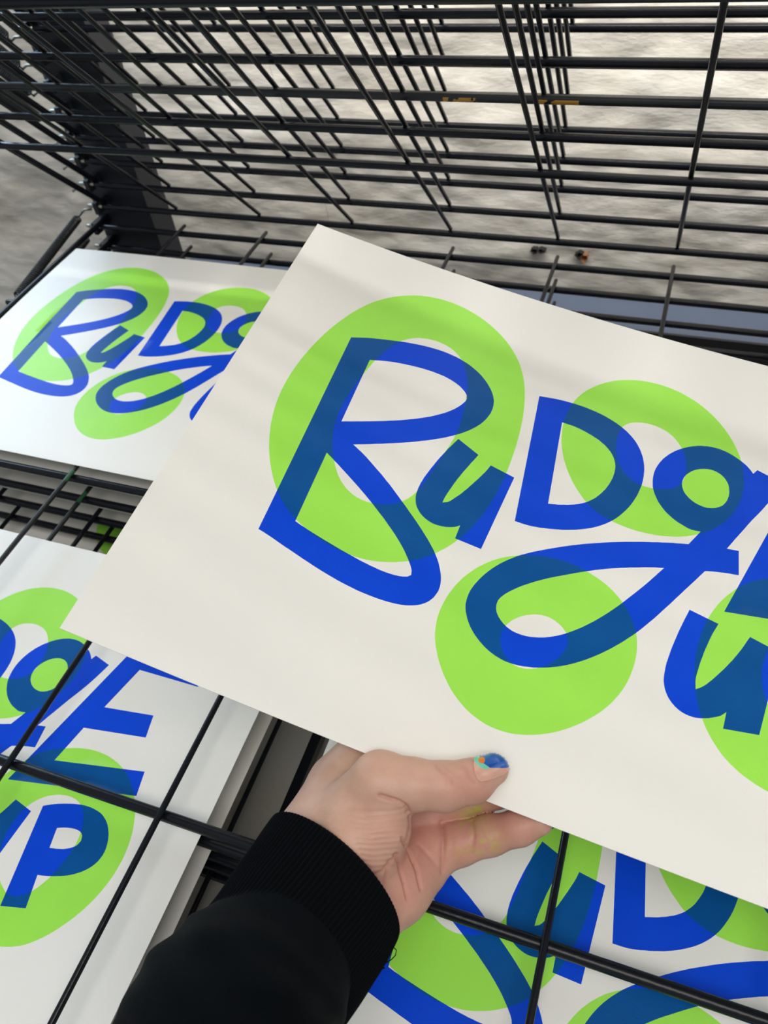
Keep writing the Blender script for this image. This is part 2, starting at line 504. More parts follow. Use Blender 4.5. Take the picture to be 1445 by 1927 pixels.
# ------------------------------------------------------------------ printed sheets
# ------------------------------------------------------------------ outlines of the printed design, in millimetres on an A3 sheet
ART = {
    'blue': [
        [(54.2,78.2),(56.9,77),(59.5,75.8),(62.2,74.6),(64.9,73.5),(67.6,72.6),(70.3,71.7),(73,70.8),(75.7,70),(78.5,69.2),(81.2,68.4),(84,67.6),(86.8,67),(89.6,66.4),(92.5,65.8),(95.3,65.4),(98.2,65),(101,64.8),(103.8,64.6),(106.7,64.6),(109.5,64.7),(112.1,65),(114.8,65.3),(117.4,65.8),(119.9,66.5),(122.3,67.2),(124.7,68.1),(127,69.2),(129.3,70.4),(131.4,71.6),(133.4,73),(135.4,74.6),(137.2,76.2),(138.7,77.7),(140.1,79.3),(141.4,80.9),(142.6,82.7),(143.4,84.1),(144.1,85.6),(144.8,87.2),(145.2,88.7),(145.6,90.7),(145.8,92.7),(145.8,94.6),(145.7,96.7),(145.3,98.8),(144.8,100.8),(144.3,102.4),(143.7,104),(143,105.6),(142.2,107.1),(141.2,108.7),(140.2,110.2),(139.1,111.7),(137.9,113.2),(136.5,114.8),(135,116.4),(133.4,117.9),(131.8,119.3),(130,120.9),(128,122.5),(126.1,124),(124,125.4),(121.6,127.1),(119.1,128.8),(116.5,130.3),(114,131.9),(111.1,133.6),(108.2,135.2),(105.3,136.8),(102.3,138.4),(99.7,139.7),(97.1,141.1),(94.4,142.4),(91.8,143.8),(89.7,144.8),(87.5,145.9),(85.3,146.9),(83.2,148),(85,148.8),(86.8,149.7),(88.6,150.5),(90.3,151.4),(92.5,152.6),(94.6,153.9),(96.7,155.2),(98.8,156.5),(101,157.9),(103.2,159.2),(105.3,160.6),(107.4,162.1),(109.7,163.6),(111.9,165.2),(114,166.8),(116.2,168.4),(118.3,170),(120.4,171.6),(122.6,173.2),(124.6,174.9),(126.6,176.4),(128.5,177.9),(130.4,179.4),(132.3,181),(134.1,182.5),(135.8,184),(137.5,185.5),(139.2,187),(140.6,188.4),(142,189.8),(143.4,191.2),(144.7,192.7),(145.8,194.1),(146.9,195.5),(147.9,196.9),(148.8,198.4),(149.6,199.8),(150.4,201.3),(151.1,202.8),(151.7,204.3),(152.2,205.9),(152.6,207.7),(152.8,209.4),(152.8,211.8),(152.3,214.1),(151.6,216.3),(150.4,218.4),(149.5,219.6),(148.3,220.8),(147.1,221.8),(145.6,222.8),(144,223.6),(142.4,224.3),(140.5,225),(138.5,225.5),(136.5,225.9),(134.6,226.2),(132.7,226.4),(130.8,226.6),(128.9,226.7),(126.5,226.8),(124.1,226.8),(121.6,226.8),(119.2,226.7),(116.5,226.6),(113.8,226.3),(111,226),(108.3,225.7),(105.5,225.3),(102.7,224.8),(99.9,224.3),(97.2,223.8),(94.3,223.2),(91.5,222.6),(88.7,221.9),(85.9,221.3),(83.1,220.6),(80.3,219.9),(77.5,219.2),(74.7,218.6),(72,217.9),(69.3,217.2),(66.6,216.5),(63.9,215.9),(62.3,215.5),(60.6,215.2),(59,214.9)],
        [(70.2,89.3),(73,88.2),(75.8,87.1),(78.6,86.2),(81.4,85.3),(84.1,84.6),(86.9,84),(89.7,83.5),(92.5,83),(95.2,82.6),(97.9,82.3),(100.6,82),(103.3,81.9),(105.7,81.8),(108.1,81.9),(110.5,82),(112.9,82.2),(114.8,82.5),(116.7,82.9),(118.6,83.4),(120.5,84),(122.4,84.8),(124.3,85.7),(126.1,86.9),(127.9,88.3),(129.4,90),(130.3,92.7),(130.1,94.3),(129.5,96),(128.8,97.6),(128,99.1),(127.1,100.6),(126.2,102),(125.2,103.3),(124.1,104.6),(123,105.9),(121.6,107.3),(120.1,108.7),(118.6,110),(117.1,111.3),(115.3,112.8),(113.4,114.1),(111.5,115.5),(109.6,116.8),(107.4,118.2),(105.2,119.5),(102.9,120.9),(100.7,122.2),(98.3,123.5),(95.9,124.7),(93.6,126),(91.2,127.2),(88.8,128.4),(86.4,129.6),(84,130.7),(81.6,131.9),(79.1,133),(76.7,134.2),(74.2,135.3),(71.7,136.5)],
        [(72.3,158.7),(74.4,159.8),(76.5,160.9),(78.6,162.1),(80.7,163.2),(83.1,164.6),(85.6,166),(88.1,167.4),(90.5,168.8),(92.9,170.2),(95.3,171.6),(97.7,173.1),(100,174.5),(102.3,176),(104.5,177.4),(106.7,178.9),(108.9,180.4),(111,181.9),(113.1,183.3),(115.2,184.8),(117.2,186.4),(119.1,187.8),(120.9,189.2),(122.7,190.6),(124.4,192.1),(125.9,193.4),(127.3,194.7),(128.7,196),(130.1,197.4),(131.2,198.6),(132.3,199.9),(133.4,201.1),(134.4,202.4),(135.9,204.3),(137.1,206.3),(137.7,208.7),(136.2,210.3),(134.4,211),(132.5,211.5),(130.6,211.8),(128.7,212),(126.8,212.1),(125,212.1),(123.2,212.1),(121.4,212),(119.6,211.8),(117.4,211.7),(115.3,211.4),(113.2,211.2),(111,210.9),(108.6,210.5),(106.1,210.1),(103.6,209.7),(101.2,209.3),(98.6,208.8),(96,208.3),(93.4,207.8),(90.8,207.3),(88.4,206.8),(85.9,206.3),(83.5,205.8),(81.1,205.3),(79.3,204.8),(77.4,204.4),(75.6,203.9),(73.8,203.4)],
        [(134.3,121),(147.6,126.8),(147.1,128.4),(146.6,130),(146.1,131.6),(145.5,133.2),(144.9,135.4),(144.2,137.6),(143.5,139.8),(142.9,142),(142.3,144.2),(141.7,146.4),(141.2,148.6),(140.7,150.9),(140.3,152.9),(139.9,154.9),(139.5,157),(139.2,159),(139,161),(138.9,163.1),(141.2,161.9),(142.3,160.7),(143.2,159.3),(144,157.9),(144.9,156.5),(145.8,155),(146.6,153.5),(147.3,151.9),(148.3,150),(149.1,148.1),(150,146.1),(150.8,144.2),(151.7,142.2),(152.5,140.2),(153.3,138.2),(154.1,136.2),(154.7,134.4),(155.2,132.6),(155.7,130.7),(169.6,133.3),(165.5,181.6),(151.5,180.8),(151.6,172.6),(150.4,173.7),(149,174.7),(147.1,175.6),(145.1,176.3),(142.7,176.8),(140.4,177),(138.6,177),(136.8,176.7),(135.1,176.2),(133.5,175.6),(131.8,174.7),(130.3,173.7),(129.1,172.6),(127.9,171.4),(126.9,170.1),(126.1,168.6),(125.5,167.1),(125,165.6),(124.6,163.7),(124.5,161.8),(124.4,159.9),(124.5,158),(124.6,156.1),(124.9,154.2),(125.1,152.3),(125.6,150),(126.1,147.7),(126.6,145.3),(127.2,143),(127.8,140.5),(128.5,137.9),(129.3,135.3),(130.1,132.8),(131,129.8),(132.1,126.9),(133.2,123.9)],
        [(168.1,73.7),(170.5,73.2),(172.8,72.7),(175.2,72.3),(177.6,71.9),(179.9,71.6),(182.1,71.4),(184.3,71.3),(186.5,71.2),(188.8,71.1),(191.1,71.2),(193.3,71.2),(195.6,71.4),(197.9,71.7),(200.3,72),(202.6,72.4),(204.9,72.9),(207.1,73.5),(209.4,74.2),(211.6,75),(213.8,75.9),(215.7,76.8),(217.7,77.9),(219.6,79),(221.3,80.3),(222.9,81.5),(224.4,82.9),(225.9,84.4),(227.2,86),(228.3,87.6),(229.4,89.2),(230.3,91),(231.2,92.7),(231.9,94.4),(232.5,96.2),(233.1,98),(233.5,99.8),(233.9,101.6),(234.1,103.5),(234.3,105.3),(234.4,107.2),(234.4,109.3),(234.4,111.5),(234.2,113.6),(233.9,115.7),(233.6,117.9),(233.2,120.1),(232.6,122.3),(232,124.5),(231.3,126.6),(230.5,128.7),(229.6,130.7),(228.6,132.7),(227.6,134.6),(226.5,136.5),(225.3,138.3),(224,140),(222.6,141.6),(221.2,143.1),(219.7,144.5),(218.1,145.9),(216.4,147.2),(214.7,148.4),(212.9,149.5),(211,150.6),(209.1,151.6),(207.1,152.6),(205,153.5),(203,154.3),(200.9,155.1),(198.8,155.7),(196.6,156.4),(194.5,157),(192.3,157.5),(190.1,158.1),(187.9,158.5),(185.7,158.9),(183.6,159.1),(181.4,159.2),(179.2,159.2),(177,159.2)],
        [(184.7,87),(186.7,87),(188.6,87),(190.6,87),(192.5,87.2),(194.5,87.5),(196.5,87.9),(198.4,88.3),(200.3,88.9),(202.1,89.4),(203.9,90.1),(205.6,90.7),(207.3,91.5),(208.8,92.4),(210.3,93.2),(211.6,94.2),(212.9,95.3),(214.4,96.7),(215.7,98.3),(216.8,100),(217.6,101.7),(218.3,103.5),(218.8,105.4),(219,107.4),(219.1,109.5),(219,111.5),(218.9,113.2),(218.6,114.9),(218.3,116.5),(217.9,118.2),(217.4,119.8),(216.9,121.5),(216.2,123.1),(215.5,124.7),(214.7,126.2),(213.9,127.7),(213,129.2),(212,130.5),(210.6,132.1),(209.1,133.7),(207.5,135),(205.8,136.2),(204.1,137.2),(202.2,138.1),(200.4,139),(198.5,139.7),(196.6,140.5),(194.6,141.1),(192.5,141.7),(190.5,142.3)],
        [(289.3,82.9),(288.3,81.6),(287.1,80.3),(285.9,79.1),(284.5,78),(283.1,77.1),(281.6,76.2),(280,75.4),(278.5,74.7),(277,74),(275.4,73.5),(273.8,73),(272.2,72.7),(270.5,72.5),(268.8,72.4),(267.2,72.5),(265.5,72.6),(263.7,72.9),(262,73.4),(260.3,73.9),(258.5,74.6),(256.8,75.5),(255.1,76.4),(253.5,77.5),(251.8,78.7),(250.2,80.1),(248.6,81.5),(247.2,83),(245.8,84.7),(244.5,86.4),(243.4,88.3),(242.3,90.1),(241.5,92),(240.7,94),(240.1,96),(239.6,98),(239.3,99.9),(239.1,101.8),(239.1,103.7),(239.2,105.6),(239.4,107.3),(239.7,108.9),(240,110.5),(240.5,112.1),(241.3,114.1),(242.3,115.9),(243.4,117.7),(244.3,119.1),(245.4,120.4),(246.5,121.6),(247.7,122.8),(248.9,123.9),(250.2,124.9),(251.6,125.8),(253,126.7),(254.7,127.6),(256.5,128.4),(258.4,129),(260.1,129.6),(261.8,130.1),(263.5,130.3),(265.8,130.1),(268.1,129.7),(263.4,139.5),(261.5,140),(259.5,140.6),(257.5,141.2),(255.5,141.7),(253.1,142.5),(250.8,143.3),(248.5,144),(246.2,144.9),(243.8,145.7),(241.5,146.5),(239.2,147.4),(236.9,148.3),(234.6,149.2),(232.3,150.1),(230,151.1),(227.7,152.1),(225.4,153.1),(223.1,154.2),(220.9,155.3),(218.6,156.4),(216.4,157.5),(214.1,158.6),(211.9,159.8),(209.6,161.1),(207.4,162.3),(205.2,163.6),(203,164.9),(200.8,166.3),(198.7,167.6),(196.7,168.9),(194.6,170.3),(192.5,171.7),(190.6,173),(188.7,174.4),(186.9,175.8),(185.1,177.2),(183.3,178.8),(181.6,180.5),(179.9,182.2),(178.3,184),(176.7,185.9),(175.2,187.9),(173.8,190),(172.5,192.1),(171.4,194.1),(170.4,196.1),(169.5,198.2),(168.7,200.3),(168.1,202),(167.6,203.8),(167.2,205.6),(167,207.4),(166.9,209.4),(167,211.4),(167.2,213.3),(167.7,215.2),(168.4,217),(169.3,218.7),(170.3,220.5),(171.5,222.1),(172.7,223.7),(173.9,224.9),(175.1,226.1),(176.4,227.2),(177.7,228.2),(179.3,229.3),(180.9,230.3),(182.6,231.2),(184.3,232),(185.9,232.6),(187.7,233.2),(189.4,233.6),(191.2,234),(193.2,234.2),(195.2,234.2),(197.1,234.1),(199.1,233.9),(201,233.6),(202.9,233.1),(204.5,232.7),(206.2,232.3),(207.8,231.7),(209.3,231.1),(211.1,230.4),(212.9,229.6),(214.6,228.7),(216.4,227.8),(218.3,226.7),(220.2,225.5),(222.1,224.2),(223.9,222.9),(225.9,221.3),(227.9,219.7),(229.8,218),(231.6,216.3),(233.6,214.4),(235.5,212.4),(237.4,210.4),(239.2,208.3),(241,206.2),(242.8,204),(244.5,201.7),(246.2,199.5),(247.9,197.1),(249.5,194.7),(251,192.3),(252.5,189.8),(254.2,187.1),(255.8,184.3),(257.4,181.4),(259,178.6),(260.8,175.4),(262.5,172.2),(264.3,169),(266,165.8),(267.9,162.4),(269.8,159),(271.6,155.6),(273.5,152.2),(275.3,151.6),(277.1,151.1),(279,150.6),(280.8,150.2),(283,149.7),(285.1,149.3),(287.3,149),(289.5,148.6),(287.8,134.4),(282,135.2),(283.1,132.8),(284.2,130.4),(285.2,128),(286.3,125.7),(287.8,122.5),(289.2,119.4),(290.6,116.3),(292.1,113.1),(293.8,109.8),(295.5,106.4),(297.1,103),(298.6,99.6),(300.2,95.6),(301.6,91.7),(303,87.6),(304.3,83.6),(291.1,79.6)],
        [(264.3,89),(266,88.5),(267.8,88.3),(269.5,88.4),(271.2,88.8),(272.9,89.5),(274.4,90.5),(275.7,91.8),(276.8,93.3),(277.7,94.9),(278.2,96.7),(278.6,98.5),(278.8,100.4),(278.8,102.1),(278.6,103.8),(278.3,105.5),(277.5,107.6),(276.5,109.5),(275,111),(273.3,112.3),(271.3,113.2),(269.2,113.8),(267.5,113.9),(265.9,113.7),(264.2,113.4),(262.6,112.9),(261,112.1),(259.5,111.2),(258.2,110.1),(257,109),(256,107.7),(255,105.6),(254.4,103.4),(254.3,101.2),(254.7,98.9),(255.5,96.7),(256.8,94.7),(258.2,92.9),(260,91.3),(261.3,90.4),(262.8,89.6)],
        [(254,157.8),(252.2,158.4),(250.4,158.9),(248.7,159.5),(246.9,160.2),(244.7,161),(242.4,162),(240.2,162.9),(237.9,163.8),(235.8,164.8),(233.6,165.7),(231.5,166.7),(229.4,167.7),(227.5,168.6),(225.7,169.6),(223.8,170.6),(221.9,171.6),(220.1,172.7),(218.2,173.8),(216.4,174.9),(214.6,176),(212.5,177.3),(210.5,178.6),(208.5,179.9),(206.5,181.2),(204.3,182.6),(202.2,184),(200.1,185.5),(198.1,187),(196,188.6),(194,190.3),(192,192),(190,193.8),(188.4,195.4),(186.8,197.1),(185.3,198.8),(183.9,200.6),(182.8,202.2),(181.9,203.9),(181.3,205.7),(181.2,207.8),(181.6,209.9),(182.4,211.8),(183.7,213.5),(185.3,215),(187.1,216.3),(189.2,217.4),(191.5,218.2),(193.2,218.5),(195.1,218.6),(196.9,218.6),(199,218.4),(201,218),(203,217.4),(204.6,216.9),(206.2,216.3),(207.7,215.6),(209.2,214.8),(210.8,213.9),(212.4,212.9),(214,211.8),(215.5,210.7),(217.2,209.3),(218.9,207.8),(220.5,206.3),(222.1,204.8),(224,202.8),(225.8,200.8),(227.6,198.8),(229.3,196.7),(231.2,194.3),(233.1,191.8),(234.9,189.3),(236.7,186.7),(238.5,184),(240.2,181.3),(241.9,178.6),(243.6,175.9),(245.2,173.3),(246.8,170.7),(248.3,168.1),(249.8,165.4),(250.9,163.5),(251.9,161.6),(253,159.7)],
        [(285.3,171.4),(313.5,72.3),(373.9,63.1),(372.9,81.9),(327.5,81.2),(318.7,111.8),(354.1,108),(357,122.7),(313.3,128.1),(307.3,152.3),(368,142.4),(370.9,157.1)],
        [(317.7,178.9),(319.6,177.9),(321.5,177),(323.5,176.1),(325.5,175.3),(327.6,174.6),(329.8,173.9),(331.9,173.3),(334,172.7),(336.1,172.2),(338.2,171.8),(340.4,171.4),(342.5,171.2),(344.6,171.1),(346.7,171.1),(348.8,171.2),(350.7,171.4),(352.6,171.7),(354.5,172.1),(356.3,172.7),(357.9,173.4),(359.4,174.3),(360.9,175.2),(362.2,176.2),(363.5,177.4),(364.6,178.6),(365.6,179.9),(366.6,181.2),(367.6,183),(368.5,184.9),(369.2,186.9),(369.7,188.8),(370,190.8),(370,192.8),(369.6,194.8),(369.1,196.7),(368.2,198.5),(367.4,199.8),(366.4,201.1),(365.3,202.3),(364.1,203.4),(362.7,204.6),(361.2,205.6),(359.7,206.6),(358.1,207.5),(356.3,208.4),(354.6,209.1),(352.8,209.8),(350.9,210.4),(349.2,211),(347.5,211.5),(345.8,212),(344.1,212.4),(342.4,212.8),(340.7,213.1),(339,213.4),(343.4,230.3),(328.3,233.7)],
        [(334.2,187.6),(336,186.9),(337.8,186.3),(339.6,185.8),(341.3,185.4),(343.1,185.1),(344.9,184.9),(347,184.9),(349.1,185.2),(350.6,185.9),(351.8,187),(352.8,189.6),(352,192.3),(350.7,193.7),(349.2,194.8),(347.7,195.6),(346.2,196.3),(344.7,196.9),(342.7,197.4),(340.7,197.9),(338.7,198.2),(336.7,198.6)],
        [(269.5,176.3),(283.6,178.9),(283,180.9),(282.3,183),(281.7,185),(281.1,187.3),(280.6,189.5),(280.1,191.8),(279.6,194.1),(279.2,196.2),(278.9,198.3),(278.5,200.5),(278.2,202.6),(278,204.5),(277.8,206.4),(277.6,208.3),(277.5,210.2),(277.6,212),(277.9,213.8),(278.2,215.6),(279.8,214.4),(281.2,213),(282.4,211.6),(283.5,210),(284.6,208.4),(285.6,206.8),(286.7,205),(287.8,203.2),(288.9,201.4),(289.9,199.6),(291,197.5),(292.1,195.5),(293.1,193.4),(294.1,191.3),(295.3,188.6),(296.4,185.9),(297.4,183.2),(298.5,180.5),(312.4,183.8),(307.6,227.1),(292.3,229.8),(292.7,221.6),(291.6,223),(290.5,224.2),(288.8,225.4),(286.9,226.5),(285.5,227.3),(284,227.9),(282.5,228.5),(280.9,228.9),(279.2,229.2),(277.5,229.2),(275.8,229.1),(274,228.7),(272.4,228.1),(270.7,227.2),(269.2,226.1),(267.8,224.8),(266.7,223.5),(265.7,221.9),(264.9,220.3),(264.3,218.6),(263.8,216.8),(263.6,215),(263.5,213.1),(263.5,211.3),(263.5,209.5),(263.6,207.6),(263.9,205.2),(264.2,202.7),(264.5,200.2),(264.9,197.8),(265.4,195),(265.9,192.3),(266.4,189.6),(267,186.9),(267.6,184.2),(268.2,181.6),(268.9,178.9)],
    ],
    'green': [
        [(74.3,30.7),(76.9,29.4),(79.6,28.3),(82.4,27.3),(85.3,26.5),(88.2,25.9),(91.1,25.4),(94.1,25.1),(97.1,25),(100.2,25),(103.3,25.3),(106.4,25.7),(109.5,26.2),(112.6,27),(115.7,27.9),(118.7,28.9),(121.7,30.1),(124.5,31.4),(127.4,32.9),(130.1,34.5),(132.8,36.2),(135.3,38),(137.8,39.9),(140.1,41.9),(142.3,44),(144.4,46.1),(146.3,48.3),(148.2,50.6),(149.9,52.9),(151.5,55.3),(152.9,57.8),(154.2,60.3),(155.5,62.9),(156.7,65.6),(157.7,68.4),(158.7,71.3),(159.5,74.1),(160.4,77.4),(161.2,80.6),(161.9,83.9),(162.5,87.2),(163.1,90.7),(163.6,94.3),(164,97.9),(164.3,101.4),(164.6,105),(164.8,108.7),(165,112.3),(165.1,115.9),(165.1,119.6),(165.1,123.4),(165,127.1),(164.9,130.8),(164.7,134.6),(164.4,138.4),(164,142.2),(163.6,145.9),(163.1,149.6),(162.5,153.2),(161.7,156.8),(160.9,160.4),(160.1,163.5),(159.1,166.7),(158.1,169.8),(156.9,172.8),(155.8,175.5),(154.6,178),(153.3,180.6),(151.9,183.1),(150.6,185.2),(149.2,187.3),(147.7,189.3),(146.1,191.2),(144.7,192.9),(143.2,194.5),(141.7,196),(140.1,197.5),(138.5,198.8),(136.9,200),(135.2,201.2),(133.5,202.3),(131.6,203.3),(129.7,204.3),(127.8,205.3),(125.8,206.1),(123.7,206.9),(121.6,207.6),(119.5,208.3),(117.4,208.8),(115.2,209.3),(113,209.6),(110.9,209.9),(108.7,210.1),(106.4,210.1),(104.1,210.1),(101.8,210),(99.5,209.8),(97,209.5),(94.6,209.1),(92.1,208.6),(89.7,208.1),(87.3,207.5),(84.9,206.8),(82.5,206),(80.2,205.2),(78.1,204.3),(75.9,203.4),(73.8,202.4),(71.8,201.3),(70,200.2),(68.1,199.1),(66.4,197.9),(64.7,196.6),(63.1,195.3),(61.5,193.9),(60,192.5),(58.6,191.1),(57.2,189.6),(55.8,188),(54.5,186.4),(53.2,184.7),(51.9,183),(50.7,181.2),(49.5,179.3),(48.3,177.5),(47.1,175.4),(46,173.4),(44.9,171.3),(43.8,169.2),(42.7,166.8),(41.7,164.4),(40.7,162),(39.8,159.5),(38.9,156.9),(38,154.2),(37.3,151.5),(36.5,148.7),(35.9,145.9),(35.3,143),(34.8,140.1),(34.4,137.2),(34.1,134.1),(33.8,130.9),(33.7,127.8),(33.6,124.6),(33.6,121.2),(33.7,117.7),(33.9,114.3),(34.2,110.8),(34.6,107.2),(35,103.6),(35.6,100),(36.2,96.4),(36.9,92.9),(37.6,89.3),(38.5,85.8),(39.4,82.3),(40.4,78.9),(41.4,75.6),(42.6,72.3),(43.8,69),(45,66),(46.3,62.9),(47.7,59.9),(49.2,56.9),(50.7,54.2),(52.4,51.4),(54.1,48.8),(56,46.2),(57.9,43.9),(60,41.6),(62.1,39.4),(64.4,37.4),(66.7,35.5),(69.2,33.8),(71.7,32.2)],
        [(91.5,60.6),(89.8,61.3),(88.2,62.2),(86.7,63.2),(85.2,64.3),(83.9,65.5),(82.7,66.8),(81.6,68.2),(80.6,69.6),(79.5,71.2),(78.6,72.9),(77.7,74.7),(77,76.4),(76.1,78.5),(75.4,80.6),(74.7,82.7),(74.1,84.8),(73.4,87.2),(72.8,89.6),(72.3,92),(71.8,94.4),(71.3,97),(70.8,99.5),(70.4,102.1),(69.9,104.7),(69.6,107.3),(69.2,109.8),(68.9,112.4),(68.6,115),(68.3,117.5),(68.1,120.1),(68,122.6),(67.9,125.1),(68,127.5),(68,130),(68.2,132.4),(68.4,134.8),(68.7,137),(69.1,139.3),(69.5,141.5),(70,143.7),(70.6,145.6),(71.2,147.6),(71.9,149.6),(72.6,151.5),(73.4,153.3),(74.1,155),(75,156.8),(75.9,158.5),(76.7,160.1),(77.7,161.6),(78.6,163.1),(79.6,164.6),(80.6,166),(81.6,167.3),(82.6,168.6),(83.7,169.8),(85.1,171.2),(86.6,172.6),(88.2,173.8),(89.8,174.9),(91.5,175.8),(93.2,176.6),(95,177.3),(96.8,177.8),(98.7,178.1),(100.5,178.3),(102.4,178.3),(104.2,178.1),(106,177.9),(107.8,177.5),(109.5,177),(111.2,176.4),(112.8,175.8),(114.3,175),(115.8,174),(117.2,172.9),(118.5,171.7),(119.8,170.3),(121,168.8),(122,167.1),(122.9,165.6),(123.6,164),(124.2,162.3),(124.8,160.7),(125.4,158.6),(126,156.4),(126.5,154.3),(126.9,152.1),(127.4,149.7),(127.8,147.2),(128.2,144.8),(128.6,142.3),(129,140),(129.4,137.6),(129.8,135.3),(130.2,132.9),(130.5,130.9),(130.8,128.9),(131.2,126.9),(131.4,124.9),(131.7,123.1),(131.9,121.2),(132,119.4),(132.1,117.6),(132.1,115.5),(132.1,113.4),(132.1,111.3),(131.9,109.3),(131.8,106.8),(131.5,104.4),(131.3,102),(130.9,99.5),(130.6,97),(130.2,94.5),(129.8,92),(129.3,89.5),(128.7,87.2),(128.2,84.9),(127.6,82.7),(126.8,80.4),(126.1,78.4),(125.3,76.4),(124.4,74.5),(123.4,72.6),(122.4,70.9),(121.3,69.2),(120.1,67.7),(118.8,66.2),(117.5,64.9),(116.1,63.7),(114.6,62.6),(113.1,61.7),(111.5,60.9),(109.8,60.2),(108.1,59.7),(106.4,59.2),(104.6,59),(102.7,58.8),(100.8,58.8),(98.9,58.9),(97,59.1),(95.1,59.5),(93.3,60)],
        [(215.2,40.8),(217.4,40),(219.6,39.4),(221.9,38.9),(224.1,38.5),(226.8,38.2),(229.5,38),(232.2,38),(234.9,38.1),(237.8,38.4),(240.7,38.9),(243.5,39.5),(246.3,40.4),(249.2,41.4),(252,42.6),(254.7,44),(257.3,45.5),(259.8,47.1),(262.2,48.9),(264.5,50.8),(266.7,52.8),(268.7,54.8),(270.5,56.8),(272.3,58.9),(274,61.1),(275.4,63.1),(276.8,65.2),(278,67.4),(279.2,69.6),(280.2,71.6),(281.2,73.7),(282,75.8),(282.8,78),(283.4,80.1),(284,82.2),(284.4,84.3),(284.8,86.4),(285.1,88.6),(285.4,90.7),(285.5,92.8),(285.5,94.9),(285.5,97.1),(285.4,99.3),(285.1,101.5),(284.8,103.6),(284.3,105.8),(283.8,108),(283.1,110.1),(282.4,112.2),(281.6,114.2),(280.6,116.2),(279.6,118.1),(278.5,120),(277.3,121.6),(276.1,123.3),(274.8,124.8),(273.5,126.3),(272.1,127.7),(270.7,128.9),(269.3,130.1),(267.8,131.3),(266.3,132.3),(264.8,133.3),(263.2,134.3),(261.6,135.2),(259.9,136),(258.2,136.8),(256.4,137.5),(254.6,138.1),(252.7,138.7),(250.7,139.3),(248.7,139.8),(246.7,140.2),(244.6,140.5),(242.5,140.8),(240.4,141),(238.3,141.2),(236.3,141.3),(234.3,141.3),(232.4,141.2),(230.4,141.1),(228.7,140.9),(227.1,140.7),(225.4,140.5),(223.8,140.1),(221.9,139.7),(220.1,139.2),(218.2,138.6),(216.5,138),(214.9,137.2),(213.2,136.4),(211.5,135.4),(209.8,134.2),(208.1,133),(206.6,131.7),(205.2,130.3),(203.8,128.9),(202.4,127.5),(200.8,125.7),(199.3,123.8),(197.9,121.9),(196.5,119.9),(195.1,117.7),(193.8,115.5),(192.6,113.2),(191.4,110.9),(190.4,108.6),(189.5,106.3),(188.6,104),(187.9,101.7),(187.3,99.5),(186.8,97.4),(186.4,95.2),(186.1,93),(185.8,90.9),(185.6,88.8),(185.5,86.7),(185.5,84.6),(185.5,82.6),(185.6,80.5),(185.8,78.5),(186,76.5),(186.4,74.6),(186.7,72.6),(187.2,70.7),(187.7,68.9),(188.4,67),(189.1,65.2),(189.9,63.4),(190.8,61.7),(191.8,59.9),(192.9,58.1),(194.2,56.4),(195.4,54.8),(196.8,53.2),(198.3,51.6),(199.8,50.2),(201.4,48.7),(203,47.5),(204.6,46.3),(206.2,45.1),(207.9,44.1),(209.7,43.1),(211.5,42.3),(213.3,41.5)],
        [(225.5,70.3),(227.2,69.8),(228.9,69.5),(230.7,69.3),(232.4,69.3),(234.2,69.3),(236.1,69.6),(237.8,70),(239.6,70.5),(241.2,71.1),(242.8,72),(244.3,72.9),(245.7,74),(246.9,75.1),(248.1,76.3),(249.2,77.7),(250.2,79.1),(251.1,80.5),(252,81.9),(252.7,83.4),(253.3,85),(253.9,86.5),(254.3,88.1),(254.7,89.7),(255,91.3),(255.2,93.4),(255.3,95.5),(255.2,97.7),(254.9,99.6),(254.5,101.5),(253.9,103.3),(253.1,104.7),(252.2,106.1),(251,107.3),(249.7,108.3),(248.2,109.2),(246.7,110),(244.9,110.7),(243.1,111.3),(241.2,111.7),(239.3,112),(237.3,112.2),(235.4,112.2),(233.5,112),(231.7,111.7),(229.9,111.1),(228.1,110.2),(226.4,109.2),(224.8,108),(223.6,106.9),(222.5,105.7),(221.5,104.4),(220.6,103.1),(219.7,101.6),(218.9,100),(218.2,98.3),(217.6,96.6),(217.1,94.8),(216.7,93),(216.4,91.1),(216.1,89.2),(215.9,87.4),(215.9,85.7),(215.9,83.9),(216,82.1),(216.2,80.3),(216.6,78.4),(217.3,76.7),(218.1,75.3),(219.2,74),(220.3,72.9),(221.9,71.8),(223.7,70.9)],
